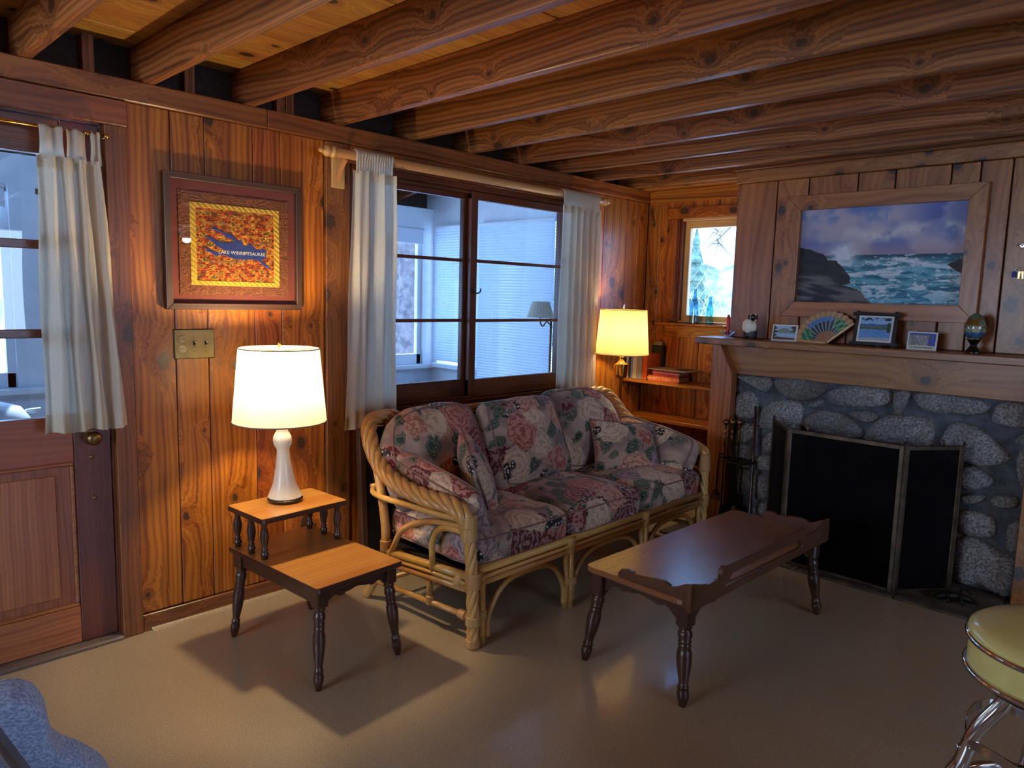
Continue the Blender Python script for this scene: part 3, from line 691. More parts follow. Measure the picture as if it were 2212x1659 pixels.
def shrub(c, n, spread, h, label, seed, mat='twig'):
    rr = random.Random(seed); m = MB(); c = Vector(c)
    def twig(p, d, L, r, dep):
        pts = [p]; q = p.copy(); d = d.copy()
        for i in range(4):
            d = (d + Vector((rr.uniform(-.35, .35), rr.uniform(-.35, .35), rr.uniform(-.25, .25)))).normalized(); q = q + d * L / 4; pts.append(q.copy())
            if dep and rr.random() < .8: twig(q.copy(), (d + Vector((rr.uniform(-1, 1), rr.uniform(-1, 1), rr.uniform(-.4, .7)))).normalized(), L * .6, r * .6, dep - 1)
        m.tube(pts, [r, r * .9, r * .75, r * .6, r * .4], 3)
    for i in range(n):
        a = rr.uniform(0, 6.28); e = rr.uniform(.2, 1.2)
        twig(c + Vector((rr.uniform(-.4, .4) * spread, rr.uniform(-.4, .4) * spread, 0)), Vector((math.cos(a) * math.cos(e), math.sin(a) * math.cos(e), math.sin(e))), h * rr.uniform(.6, 1), .012, 2)
    t = thing('snowy_shrub', label, 'shrub', c); build(m, 'branches', M[mat], t)
shrub((10.0, 6.1, -.9), 90, 2.4, 1.9, 'low tangle of snow covered branches outside the small window', 11)
shrub((15.0, 9.2, -.9), 70, 3.0, 2.1, 'farther snow dusted bush behind the branch tangle', 12)
shrub((3.2, 12.0, -1.0), 60, 2.5, 1.6, 'snow laden bush beyond the porch seen through the door glass', 13)
shrub((7.6, 4.75, -.9), 5, .3, 2.4, 'thin bare sapling close outside the small window', 17, 'twig_dark')
m = MB(); rr = random.Random(4); hb = at(1548, 520, 'x', 7.0)
for i in range(16):
    p = hb + Vector((0, rr.uniform(-.05, .05), rr.uniform(-.04, .12))); m.tube([p, p + Vector((rr.uniform(-.2, .2), rr.uniform(-.3, .3), rr.uniform(-.2, .12)))], [.006, .002], 3)
m.tube([hb + Vector((.2, -.9, .6)), hb + Vector((0, -.25, .22)), hb], [.018, .010, .005], 5)
t = thing('pine_bough', 'drooping bare bough across the sky in the small window', 'branch', hb + Vector((.2, -.9, .6))); build(m, 'twigs', M['twig_dark'], t)
for i in range(15):
    a = R(24 + 6 * i + rr.uniform(-1, 1)); d = rr.uniform(26, 42); x, yy = d * math.cos(a), d * math.sin(a); h = rr.uniform(3, 6)
    prof = [(.001, h)]
    for j in range(7): prof += [(h * .22 * (j + 1) / 7, h * (1 - (j + 1) / 7.5)), (h * .22 * (j + 1) / 7 * .6, h * (1 - (j + 1) / 7.5) + .05)]
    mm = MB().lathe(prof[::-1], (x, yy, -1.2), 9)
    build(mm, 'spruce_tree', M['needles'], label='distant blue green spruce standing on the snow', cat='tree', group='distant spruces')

# =================================================================== FIREPLACE
fp = thing('fireplace', 'fieldstone fireplace with grey mortar and a sooty hearth', 'fireplace', (4.2, 1.38, 0))
FX = 4.205
m = MB(); m.box(FX, XB - .03, 1.80, 2.225, 0, 1.02); m.box(FX, XB - .03, .455, .96, 0, 1.02); m.box(FX, XB - .03, .96, 1.80, .66, 1.02); build(m, 'mortar', M['mortar'], fp)
m = MB(); m.box(XB - .03, XB - .001, .94, 1.82, .012, .70); build(m, 'firebox', M['soot'], fp)
hs = [(.458, .62), (.625, 1.02), (1.025, 1.5), (1.505, 1.95), (1.955, 2.36)]
for a, b in hs: build(bx(3.748, FX + .3, a, b, .0, .012), 'hearth_slab', M['hearth'], fp, grain='y', bevel=.004)
ST = ["285,95 505,115 500,170 470,205 400,170 330,130", "285,225 340,195 405,220 415,300 400,370 300,380 262,330 265,270",
 "545,115 700,112 865,145 860,200 790,250 690,265 590,230 535,175", "470,290 560,265 700,280 710,370 705,455 600,460 430,440 420,410",
 "755,295 840,255 860,275 800,315", "885,215 960,170 1100,162 1280,188 1300,250 1270,290 1150,305 980,300 900,270",
 "1325,200 1425,205 1420,260 1370,350 1335,345", "740,380 830,330 960,345 1060,410 1110,490 1000,520 850,490 735,450",
 "1025,345 1120,325 1210,350 1200,395 1120,410 1060,375", "1130,500 1200,410 1290,365 1450,370 1560,400 1575,490 1540,560 1380,575 1200,545",
 "1455,230 1560,210 1850,245 1940,285 1945,320 1870,355 1700,350 1530,330", "1990,330 2030,280 2200,285 2215,440 2080,430 1975,400",
 "1650,510 1700,430 1760,410 1900,460 2000,540 2080,620 2085,660 1980,690 1820,680 1650,560", "2125,545 2160,490 2230,480 2230,560",
 "2135,650 2187,590 2240,600 2240,850 2187,860 2150,790", "1770,720 1850,700 1960,760 1985,810 1900,850 1770,840", "1765,890 1900,890 1925,920 1840,950 1765,935",
 "1970,900 2060,890 2140,910 2140,960 2060,980 1980,950", "1755,1000 1900,1010 1990,1060 1990,1150 1900,1170 1750,1130", "2070,1120 2110,1070 2160,1060 2150,1260 2070,1240",
 "1740,1190 1900,1200 2040,1280 2130,1330 2120,1500 2060,1560 1900,1480 1720,1450", "455,520 500,470 525,500 520,600 460,590", "395,640 500,630 500,725 410,710",
 "375,770 490,765 485,910 390,900", "400,950 480,940 480,1020 400,1010", "300,420 400,425 380,520 300,540", "1640,560 1760,640 1760,690 1650,660",
 "275,560 370,570 370,700 270,690", "270,720 360,730 355,880 265,870", "600,480 720,500 720,560 610,560", "740,500 1000,540 1000,600 760,580", "1050,560 1300,600 1280,650 1060,640"]
def stone(pl, seed):
    rr = random.Random(seed); P = []
    for q in pl.split():
        u, v = map(float, q.split(',')); p = at(1500 + u / 3.0716, 780 + v / 3.0716, 'x', 4.185); P.append((p.y, p.z))
    n = len(P); out = []
    for i in range(n):
        a, b, c, d = [np.array(P[(i + k_) % n]) for k_ in (-1, 0, 1, 2)]
        for s_ in (0, .5):
            out.append(.5 * (2 * b + (c - a) * s_ + (2 * a - 5 * b + 4 * c - d) * s_ ** 2 + (3 * b - a - 3 * c + d) * s_ ** 3))
    out = np.array(out); cen = out.mean(0); out = cen + (out - cen) * 1.05; dep = rr.uniform(.036, .060); m = MB(); k_ = len(out); tilt = (rr.uniform(-.1, .1), rr.uniform(-.1, .1))
    for sc, dx in ((1.02, .01), (1.0, -.012), (.9, -dep * .72), (.66, -dep * .95), (.33, -dep)):
        for p in out:
            q = cen + (p - cen) * sc; j = 0 if dx > 0 else rr.uniform(-.004, .004)
            m.v.append((FX + dx + j + tilt[0] * (q[0] - cen[0]) * (sc < 1) + tilt[1] * (q[1] - cen[1]) * (sc < 1), q[0], q[1]))
    m.v.append((FX - dep, cen[0], cen[1]))
    for r_ in range(4):
        for i in range(k_): m.f.append((r_ * k_ + i, r_ * k_ + (i + 1) % k_, (r_ + 1) * k_ + (i + 1) % k_, (r_ + 1) * k_ + i))
    m.f += [(4 * k_ + i, 4 * k_ + (i + 1) % k_, 5 * k_) for i in range(k_)]
    o = build(m, 'stone', M['stone'], fp, smooth=True)
    bm = bmesh.new(); bm.from_mesh(o.data); bmesh.ops.recalc_face_normals(bm, faces=bm.faces); bm.to_mesh(o.data); bm.free()
for i, pl in enumerate(ST): stone(pl, i)

mt = thing('mantelpiece', 'brown pine mantelpiece with long shelf and angled posts', 'mantel', (4.1, 1.36, .012))
build(MB().prism([(4.09, 2.26, .012), (4.09, 2.12, .012), (4.09, 2.12, .99), (4.09, 2.207, 1.163), (4.09, 2.26, 1.163)], (.07, 0, 0)), 'post', M['pine_mantel'], mt, grain='z', bevel=.003)
build(MB().prism([(4.09, .46, .012), (4.09, .60, .012), (4.09, .60, .99), (4.09, .513, 1.163), (4.09, .46, 1.163)], (.07, 0, 0)), 'post', M['pine_mantel'], mt, grain='z', bevel=.003)
build(bx(4.161, 4.20, .47, 2.25, .983, 1.163), 'apron', M['pine_mantel'], mt, grain='y', bevel=.003)
build(bx(4.0, XC - .001, .36, 2.34, 1.1635, 1.204), 'shelf', M['pine_mantel'], mt, grain='y', bevel=.005)
MZ = 1.204

# fire screen: three hinged mesh panels in hammered frames
fs = thing('fire_screen', 'three panel black mesh fire screen in a hammered bronze frame', 'fire screen', (3.85, 1.33, .012))
SP = [(4.06, 1.82), (3.80, 1.62), (3.80, 1.04), (4.045, .847)]; SH = .742
for i, (a, b) in enumerate(zip(SP[:-1], SP[1:])):
    A = Vector((*a, .012)); B = Vector((*b, .012)); d = (B - A).normalized(); nn = Vector((0, 0, 1)).cross(d); L = (B - A).length
    fr = MB()
    def bar(p, q, w): pass
    def ob(s0, s1, z0, z1, t0, t1):
        v = [A + d * s + nn * t_ + Vector((0, 0, z)) for z in (z0, z1) for s, t_ in ((s0, t0), (s1, t0), (s1, t1), (s0, t1))]
        return v, [(0, 3, 2, 1), (4, 5, 6, 7), (0, 1, 5, 4), (1, 2, 6, 5), (2, 3, 7, 6), (3, 0, 4, 7)]
    pnl = build(MB().add(*ob(.02, L - .02, .02, SH - .02, -.001, .001)), 'mesh_panel', M['mesh'], fs)
    for q in ((.004, .024, 0, SH), (L - .024, L - .004, 0, SH), (.024, L - .024, SH - .022, SH), (.024, L - .024, 0, .018)): build(MB().add(*ob(*q, -.006, .006)), 'frame_bar', M['bronze'], pnl, bevel=.002)
    m = MB()
    for q in range(int(L / .045)):
        p = A + d * (.03 + .045 * q) + Vector((0, 0, SH - .013)) + nn * (-.006 if True else 0)
        for sgn in (-1, 1): m.lathe([(.005, -.007), (.005, .007)], p + nn * .006, 6, Matrix((d, Vector((0, 0, 1)), nn)).transposed()) if sgn > 0 else None
    build(m, 'rivets', M['bronze'], pnl, kind='stuff')
    hx = .0 if i == 0 else L; p = A + d * (L * .55 if i != 1 else .07) + Vector((0, 0, SH))
    if i: 
        m = MB().tube([p + d * (.035 * math.cos(a_)) + Vector((0, 0, .005 + .028 * math.sin(a_))) for a_ in np.linspace(R(-20), R(200), 12)], .004, 6)
        for sgn in (-1, 1): m.lathe([(.007, 0), (.004, .01), (.007, .02), (.0001, .028)], p + d * .035 * sgn + Vector((0, 0, 0)), 8)
        build(m, 'handle', M['bronze'], pnl, smooth=True)
for a in SP: build(MB().lathe([(.006, 0), (.006, SH + .005), (.008, SH + .012), (.0001, SH + .022)], (a[0], a[1], .012), 10), 'hinge_post', M['bronze'], fs, smooth=True, autosm=40)

# fire tools on their stand
TX = 4.05
st = thing('tool_stand', 'black iron fire tool stand with oval ring beside the mantel post', 'tool stand', (TX, 2.04, .012))
build(MB().lathe([(.085, .012), (.085, .022), (.02, .03), (.009, .04), (.009, .46), (.012, .47), (.0001, .48)], (TX, 2.04, 0), 20), 'base_and_pole', M['iron'], st, smooth=True, autosm=40)
build(MB().tube([(TX + .075 * math.cos(a), 2.04 + .105 * math.sin(a), .465) for a in np.linspace(0, 2 * math.pi, 24, endpoint=False)], .005, 6, True), 'ring', M['iron'], st, smooth=True)
build(bx(TX - .004, TX + .004, 1.936, 2.144, .462, .468), 'cross_bar', M['iron'], st)
HP = [(.0001, .715), (.012, .712), (.0175, .700), (.0175, .692), (.012, .680), (.006, .674), (.010, .666), (.006, .66), (.006, .640), (.010, .634), (.006, .628), (.007, .61), (.010, .595), (.006, .585), (.0055, .56)][::-1]
def firetool(name, label, y, head, dz=0, grip=None):
    t = thing(name, label, 'fire tool', (TX - .02, y, .03))
    build(MB().lathe([(r_, z + dz) for r_, z in HP], (TX - .02, y, 0), 12), 'handle', M['oldbrass'], t, smooth=True)
    build(MB().tube([(TX - .02, y, .565 + dz), (TX - .02, y, .16)], .005, 6), 'shaft', M['iron'], t, smooth=True); head(t, y)
def h_poker(t, y): build(MB().tube([(TX - .02, y, .17), (TX - .02, y, .06), (TX - .02, y - .02, .045), (TX - .02, y - .03, .07)], [.006, .006, .005, .003], 6), 'hook', M['iron'], t, smooth=True)
def h_shovel(t, y):
    def fn(u, v): return (TX - .025 + .018 * (1 - (2 * u - 1) ** 2), y + (u - .5) * (.06 + .05 * min(1, v * 3)), .19 - .15 * v)
    m = MB().grid(fn, 7, 7); n0 = len(m.v); m.v += [(a + .003, b, c) for a, b, c in m.v]; m.f += [tuple(reversed([i + n0 for i in f])) for f in m.f]; build(m, 'blade', M['iron'], t, smooth=True)
def h_brush(t, y): build(MB().lathe([(.008, .19), (.022, .17), (.028, .10), (.032, .045), (.0001, .045)], (TX - .02, y, 0), 14), 'bristles', M['blackwood'], t, smooth=True)
firetool('poker', 'brass handled poker nearest the mantel post', 2.105, h_poker); firetool('ash_shovel', 'brass handled ash shovel in the middle of the tool stand', 2.06, h_shovel, .005); firetool('hearth_brush', 'brass handled hearth brush beside the fire screen', 2.015, h_brush, .01)
t = thing('wooden_stick', 'dark wooden stick leaning on the stones behind the fire tools', 'stick', (TX - .02, 1.93, .012))
build(MB().tube([(4.14, 1.975, .80), (4.10, 1.95, .45), (TX, 1.925, .16), (TX - .02, 1.92, .02)], [.009, .009, .011, .022], 8), 'shaft', M['walnut'], t, smooth=True)
t = thing('toasting_fork', 'small black iron fork hanging on the front of the mantel post', 'fork', (TX, 2.15, .20))
m = MB().tube(spline([(TX, 2.105, .475), (TX, 2.14, .49), (TX, 2.15, .44), (TX, 2.155, .27)], 6), .005, 6)
build(m, 'shaft', M['iron'], t, smooth=True); m = MB()
for k_ in range(4): m.tube([(TX, 2.155, .265), (TX, 2.155 + (k_ - 1.5) * .016, .24), (TX, 2.155 + (k_ - 1.5) * .016, .195)], .0035, 5)
m.tube([(TX, 2.13, .235), (TX, 2.18, .235)], .004, 5); build(m, 'tines', M['iron'], t, smooth=True)
# cast iron critter on the hearth
cp0 = at(2052, 1298, 'z', .012)
t = thing('iron_lizard', 'black cast iron lizard figure lying on the hearth', 'figurine', (cp0.x, cp0.y, .012))
m = MB().tube(spline([cp0 + Vector((-.045, .055, .018)), cp0 + Vector((-.02, .03, .026)), cp0 + Vector((.0, .0, .028)), cp0 + Vector((.03, -.03, .02)), cp0 + Vector((.05, -.07, .012)), cp0 + Vector((.03, -.11, .008))], 5), [.006] + [.014 + .010 * math.sin(i / 25 * math.pi) ** 1 - .016 * max(0, i - 13) / 12 for i in range(24)] + [.003], 10)
build(m, 'body', M['iron'], t, smooth=True)
for dx, dy, ex, ey in ((-.01, .02, -.045, -.005), (-.01, .02, .03, .055), (.02, -.02, -.02, -.06), (.02, -.02, .07, .0)):
    build(MB().tube([cp0 + Vector((dx, dy, .022)), cp0 + Vector(((dx + ex) / 2, (dy + ey) / 2, .030)), cp0 + Vector((ex, ey, .006))], [.008, .007, .006], 6), 'leg', M['iron'], t, smooth=True)
build(MB().tube(spline([cp0 + Vector((.035, -.035, .02)), cp0 + Vector((.07, -.03, .05)), cp0 + Vector((.09, -.05, .045)), cp0 + Vector((.085, -.07, .03))], 5), .005, 6), 'curled_tail', M['iron'], t, smooth=True)

# ---- alcove shelves and books
bs = thing('bookshelf', 'built in pine shelves across the alcove under the small window', 'shelf', (4.39, 2.66, .0))
for z in (.862, .602, .33): build(bx(4.268, XB - .001, CY1 + .001, YW - .016, z - .024, z), 'shelf_board', M['pine'], bs, grain='y', bevel=.003)
for z in (.828, .568, .296): build(bx(4.29, 4.50, YW - .034, YW - .016, z - .03, z + .01), 'cleat', M['pine_dark'], bs, grain='x')
BZ = .8625
def book(y0, y1, h, mat, label, x0=4.30, dep=.15, title=None, tm='white_ink'):
    t = thing('book', label, 'book', (x0 + dep / 2, (y0 + y1) / 2, BZ), group='books standing on the alcove shelf')
    c = .003; build(bx(x0, x0 + dep, y0, y0 + c, BZ, BZ + h), 'cover', M[mat], t); build(bx(x0, x0 + dep, y1 - c, y1, BZ, BZ + h), 'cover', M[mat], t); build(bx(x0, x0 + .004, y0 + c, y1 - c, BZ, BZ + h), 'spine', M[mat], t)
    build(bx(x0 + .004, x0 + dep - .004, y0 + c, y1 - c, BZ + .003, BZ + h - .004), 'pages', M['paper'], t)
    if title: text_part(title, (y1 - y0) * .62, frame_M((x0 - .0005, (y0 + y1) / 2, BZ + h * .55), (0, 0, -1), (0, -1, 0)), M[tm], t)
book(3.033, 3.054, .150, 'bk_cream', 'thin cream book at the wall end of the shelf row'); book(3.012, 3.032, .162, 'bk_navy', 'navy book second from the wall end'); book(2.998, 3.011, .158, 'bk_grey', 'thin pale grey book beside the navy one')
book(2.966, 2.996, .165, 'bk_cream', 'thick cream paperback in the middle of the row')
book(2.948, 2.965, .160, 'bk_tan', 'thin tan book between cream and grey books'); book(2.918, 2.946, .168, 'bk_grey', 'grey book next to the tall orange red book'); book(2.876, 2.914, .182, 'bk_orange', 'tall orange red book ending the upright row', dep=.17)
t = thing('small_box', 'small grey and black box behind the orange red book', 'box', (4.46, 2.90, BZ)); build(bx(4.475, 4.51, 2.86, 2.96, BZ, BZ + .235), 'body', M['bk_black'], t, bevel=.004); build(bx(4.478, 4.507, 2.875, 2.945, BZ + .235, BZ + .262), 'top', M['bk_grey'], t, bevel=.003)
def flatbook(x0, x1, y0, y1, z0, h, mat, label, title, rot, size, tm, font_shear=0):
    cx, cy = (x0 + x1) / 2, (y0 + y1) / 2; t = thing('book', label, 'book', (cx, cy, z0), rot, 'books lying flat on the alcove shelf', local=True); a, b = (x1 - x0) / 2, (y1 - y0) / 2
    build(bx(-a, a, -b, b, 0, .004), 'cover', M[mat], t); build(bx(-a, a, -b, b, h - .004, h), 'cover', M[mat], t); build(bx(-a, -a + .004, -b, b, .004, h - .004), 'spine', M[mat], t); build(bx(-a + .004, a - .004, -b + .004, b - .004, .004, h - .004), 'pages', M['paper'], t)
    text_part(title, size, frame_M((-a - .0006, 0, h / 2), (0, -1, 0), (0, 0, 1)), M[tm], t, shear=font_shear)
flatbook(4.29, 4.45, 2.62, 2.855, BZ, .038, 'bk_orange', 'orange thesaurus lying flat at the bottom of the stack', "ROGET'S THESAURUS", R(4), .026, 'yellow_ink')
flatbook(4.31, 4.46, 2.63, 2.83, BZ + .0385, .040, 'bk_red', 'red dictionary lying on the orange thesaurus', 'Oxford American Dictionary', R(3), .019, 'white_ink', .2)
t = thing('magazine', 'worn tan magazine lying on top of the red dictionary', 'magazine', (4.38, 2.70, BZ + .079), R(-4), local=True); build(bx(-.10, .10, -.16, .16, 0, .006), 'pages', M['magazine'], t); build(bx(-.04, .07, -.12, -.01, .006, .0066), 'cover_picture', M['bk_black'], t)
t = thing('wooden_box', 'dark red wooden box on the lowest alcove shelf', 'box', (4.39, 2.36, .3305)); build(bx(4.30, 4.48, 2.26, 2.47, .3305, .42), 'body', M['bk_maroon'], t, bevel=.004); build(bx(4.295, 4.485, 2.255, 2.475, .42, .437), 'lid', M['bk_maroon'], t, bevel=.003)

# ---- things on the small window's sill
SZ = AZ0 - .0035
def bottle(c, prof, mat, label, group=None):
    t = thing('glass_bottle', label, 'bottle', c); build(MB().lathe(prof, c, 24), 'body', M[mat], t, smooth=True, autosm=60); build(MB().lathe([(prof[1][0] * .92, .004), (prof[1][0] * .92, .008)], c, 20), 'base_disc', M[mat], t); return t
bottle((XB - .03, 2.632, SZ), [(.030, 0), (.0355, .003), (.0355, .13), (.033, .15), (.016, .18), (.012, .20), (.012, .225), (.014, .227), (.014, .24)], 'bottle_blue', 'tall straight pale blue bottle on the window sill')
bottle((XB - .03, 2.514, SZ), [(.022, 0), (.026, .003), (.026, .03), (.0225, .04), (.0255, .075), (.0265, .10), (.020, .125), (.012, .15), (.0105, .175), (.0125, .177), (.0125, .19)], 'bottle_teal', 'small curvy teal soda bottle on the window sill')

# ---- things on the mantel shelf
t = thing('candle_dish', 'cut crystal candle dish at the end of the mantel shelf', 'dish', (4.16, 2.20, MZ)); build(MB().lathe([(.022, 0), (.024, .004), (.016, .010), (.024, .016), (.044, .034), (.046, .038), (.040, .036), (.02, .018), (.012, .016)], (4.16, 2.20, MZ), 12), 'bowl', M['crystal'], t)
t = thing('red_candle', 'red taper candle standing in the crystal dish', 'candle', (4.16, 2.20, MZ + .017)); build(MB().lathe([(.0115, .017), (.0105, .10), (.009, .135), (.004, .14), (.0001, .14)], (4.16, 2.20, MZ), 14), 'wax', M['red_wax'], t, smooth=True, autosm=50); build(MB().tube([(4.16, 2.2, MZ + .138), (4.161, 2.2, MZ + .148)], .001, 5), 'wick', M['black_ink'], t)
# sheep
sc_ = (4.12, 2.035, MZ); t = thing('sheep_figurine', 'small white toy sheep with black face and legs on the mantel', 'figurine', sc_)
def ellip(m, c, r, n=14, k_=10, M3=None, bumpy=0.0, seed=1):
    rr = random.Random(seed)
    prof = [(math.sin(math.pi * i / k_), -math.cos(math.pi * i / k_)) for i in range(k_ + 1)]; n0 = len(m.v); m.lathe([(max(a, 1e-4), b) for a, b in prof], (0, 0, 0), n, cap=False)
    for i in range(n0, len(m.v)):
        a, b, c_ = m.v[i]; q = 1 + bumpy * (rr.random() - .5); p = Vector((a * r[0] * q, b * r[1] * q, c_ * r[2] * q))
        if M3: p = M3 @ p
        m.v[i] = (p.x + c[0], p.y + c[1], p.z + c[2])
    return m
build(ellip(MB(), (4.12, 2.04, MZ + .076), (.032, .046, .048), 18, 12, None, .04), 'woolly_body', M['ceramic'], t, smooth=True)
m = MB(); m.lathe([(.016, 0), (.018, .01), (.020, .05)], (4.118, 2.058, MZ), 10); m.lathe([(.016, 0), (.018, .01), (.020, .05)], (4.118, 2.008, MZ), 10); m.box(4.10, 4.135, 2.008, 2.058, .018 + MZ, .05 + MZ); build(m, 'legs', M['black'], t, smooth=True, autosm=40)
build(ellip(MB(), (4.112, 2.012, MZ + .130), (.024, .024, .026), 14, 10, None, .05, 3), 'head_wool', M['ceramic'], t, smooth=True)
build(ellip(MB(), (4.098, 2.010, MZ + .130), (.018, .017, .022), 12, 8), 'face', M['black'], t, smooth=True)
for s_ in (-1, 1): build(ellip(MB(), (4.102, 2.012 + s_ * .024, MZ + .132), (.006, .008, .015), 8, 6), 'ear', M['black'], t, smooth=True); build(ellip(MB(), (4.0815, 2.010 + s_ * .008, MZ + .136), (.002, .003, .003), 8, 6), 'eye', M['white_ink'], t, smooth=True)
build(ellip(MB(), (4.085, 2.008, MZ + .102), (.004, .005, .006), 8, 6), 'bell', M['brass'], t, smooth=True)
def lean(y0, y1, h, x, back=.18):
    """frame of a card leaning back against the panelling: lower corner, width and height vectors seen from the room"""
    o = Vector((x, y1, MZ)); U = Vector((0, y0 - y1, 0)); V = Vector((math.sin(back) * h, 0, math.cos(back) * h)); return o, U, V
def slab(o, U, V, th, mat, parent, name, **k_):
    w = Vector(U).cross(Vector(V)).normalized(); return build(MB().prism([o, o + U, o + U + V, o + V], -w * th), name, mat, parent, **k_)
def scene_lake(u, v):
    sky = cmix((.62, .76, .90), (.86, .92, .96), v * 0 + .4); c = sky + 0 * u[:, None]
    mtn = v < .62 + .22 * np.exp(-((u - .5) / .25) ** 2) + .03 * fbm(u * 9, v * 0 + 1); c = np.where(mtn[:, None], cmix((.46, .52, .48), (.66, .68, .58), fbm(u * 12, v * 12)), c)
    lake = v < .46; c = np.where(lake[:, None], cmix((.55, .72, .84), (.80, .90, .96), fbm(u * 3, v * 30)), c)
    shore = v < .12 + .10 * fbm(u * 7, v * 0 + 3); c = np.where(shore[:, None], cmix((.30, .20, .12), (.55, .32, .14), fbm(u * 20, v * 20)), c)
    tr = ((u < .12 + .06 * np.sin(v * 25)) & (v > .05)) | ((u > .82 - .06 * np.sin(v * 22 + 1)) & (v > .62)); c = np.where(tr[:, None], cmix((.32, .20, .10), (.30, .36, .20), fbm(u * 14, v * 14)), c); return c
t = thing('postcard_plaque', 'white edged picture of a lake and hill beside the toy sheep', 'picture', (4.15, 1.83, MZ))
o, U, V = lean(1.755, 1.905, .098, 4.13); slab(o, U, V, .012, M['white_gloss'], t, 'plaque', bevel=.002)
w = U.cross(V).normalized(); build(printed(o + U * .06 + V * .09 + w * .0015, U * .88, V * .82, 56, 38, scene_lake), 'print', M['print'], t)
# folding fan
fo = Vector((4.14, 1.585, MZ + .004)); t = thing('hand_fan', 'open painted folding fan leaning on the mantel', 'fan', fo)
m = MB(); NA, NR = 49, 26; cols = []; A0, A1 = R(178), R(42); bk = Vector((math.sin(.16), 0, math.cos(.16)))
for j in range(NR):
    for i in range(NA):
        a = A0 + (A1 - A0) * i / (NA - 1); f = abs(((i / 4.0) % 1) * 2 - 1); rr_ = .010 + (.180 + .004 * (1 - f * f * 2) - .010) * j / (NR - 1); q = j / (NR - 1)
        m.v.append(fo + Vector((0, -1, 0)) * (rr_ * math.cos(a)) + bk * (rr_ * math.sin(a)) + Vector((-.004 * f * q, 0, 0)))
        s_ = i / (NA - 1); c = np.array((.80, .62, .42)) * (1 - .12 * f)
        if .34 < q < .74: c = np.array((.20, .22, .26)) if f < .75 else np.array((.66, .68, .66))
        if .66 < q < .84 and .25 < s_ < .72: c = np.array((.36, .52, .74)) + .1 * math.sin(i * 3.1)
        if .45 < q < .82 and (s_ < .22 or s_ > .76): c = np.array((.22, .46, .30)) + (.22 if (i * 7 + j * 5) % 6 < 2 else 0)
        if q > .93 : c = np.array((.74, .56, .38))
        if q < .34: c = np.array((.72, .48, .32)) * (.8 + .25 * f)
        cols.append(c)
m.f = [(j * NA + i, j * NA + i + 1, (j + 1) * NA + i + 1, (j + 1) * NA + i) for j in range(NR - 1) for i in range(NA - 1)]; m.c = lin(np.clip(np.array(cols), 0, 1)); build(m, 'leaf', M['print'], t)
for a in (A0, A1):
    e = fo + Vector((0, -1, 0)) * (.178 * math.cos(a)) + bk * (.178 * math.sin(a)); d = (e - fo).normalized(); sd = d.cross(Vector((-1, 0, 0))) * .008
    build(MB().prism([fo - sd * .6, fo + sd * .6, e + sd, e - sd], (-.003, 0, 0)), 'guard_stick', M['rod'], t)
build(ellip(MB(), fo, (.006, .006, .006), 8, 6), 'pivot', M['brass'], t, smooth=True)
# black criss-cross frame
def lake2(u, v):
    c = cmix((.74, .84, .93), (.58, .76, .92), v) ; c = np.where(((v > .55) & (v < .68 + .08 * fbm(u * 6, u * 0)))[:, None], cmix((.36, .50, .66), (.30, .40, .52), fbm(u * 8, v * 8)), c)
    c = np.where(((v > .47) & (v < .56 + .03 * fbm(u * 14, u * 0)))[:, None], cmix((.24, .36, .28), (.44, .50, .34), fbm(u * 20, v * 20)), c); c = np.where((v < .47)[:, None], cmix((.28, .50, .80), (.55, .74, .92), fbm(u * 10, v * 60)), c)
    c = np.where((v < .10 + .05 * u)[:, None], cmix((.66, .66, .66), (.80, .80, .78), fbm(u * 9, v * 9)), c); c = np.where(((u > .88) & (v > .38) & (v < .78))[:, None], (.20, .28, .26), c)
    return np.where(((v > .86) & (fbm(u * 16, v * 16) > .56))[:, None], (.12, .18, .16), c)
t = thing('photo_frame', 'black criss cross wooden frame holding a lake photograph', 'photo frame', (4.14, 1.33, MZ))
o, U, V = lean(1.235, 1.430, .160, 4.11, .2); w = U.cross(V).normalized(); uh, vh = U.normalized(), V.normalized(); o = o + V * .11
slab(o + U * .03 + V * .03 - w * .004, U * .94, V * .94, .004, M['white_gloss'], t, 'mount'); build(printed(o + U * .10 + V * .11 - w * .003, U * .80, V * .78, 64, 48, lake2), 'photo', M['print'], t)
for q in (0, 1):
    slab(o + U * q - uh * .009 - vh * .018, uh * .018, V + vh * .036, .014, M['blackwood'], t, 'frame_bar', bevel=.002); slab(o + V * q - vh * .009 - uh * .024 + w * .003, U + uh * .048, vh * .018, .014, M['blackwood'], t, 'frame_bar', bevel=.002)
slab(o + U * .55 - vh * .016 - w * .014, uh * .03, V * .7 + Vector((.05, 0, 0)) * 0, .01, M['blackwood'], t, 'easel_back')
# ALTON BAY card
def altoncard(u, v):
    c = cmix((.56, .60, .66), (.74, .74, .74), fbm(u * 4, v * 4)); c = np.where(((u > .72) | (v > .88))[:, None], (.22, .34, .72), c); c = np.where((v < .20)[:, None], (.88, .86, .74), c); return c
t = thing('souvenir_card', 'blue and grey souvenir card lettered Alton Bay on the mantel', 'postcard', (4.14, 1.10, MZ))
o, U, V = lean(1.030, 1.168, .093, 4.12, .16); w = U.cross(V).normalized(); slab(o, U, V, .006, M['white_gloss'], t, 'card'); build(printed(o + U * .05 + V * .06 + w * .0012, U * .90, V * .87, 40, 28, altoncard), 'print', M['print'], t)
for s_, p, z_, k_, mt_ in (('ALTON', .47, .70, .034, 'black_ink'), ('BAY', .36, .40, .034, 'black_ink'), ('N.H.', .74, .34, .013, 'red_ink'), ('ON LAKE WINNIPESAUKEE', .5, .13, .0085, 'black_ink')):
    text_part(s_, k_, frame_M(o + U * p + V * z_ + w * .0018, U, V), M[mt_], t, bold=.0006 if k_ > .02 else .0001)
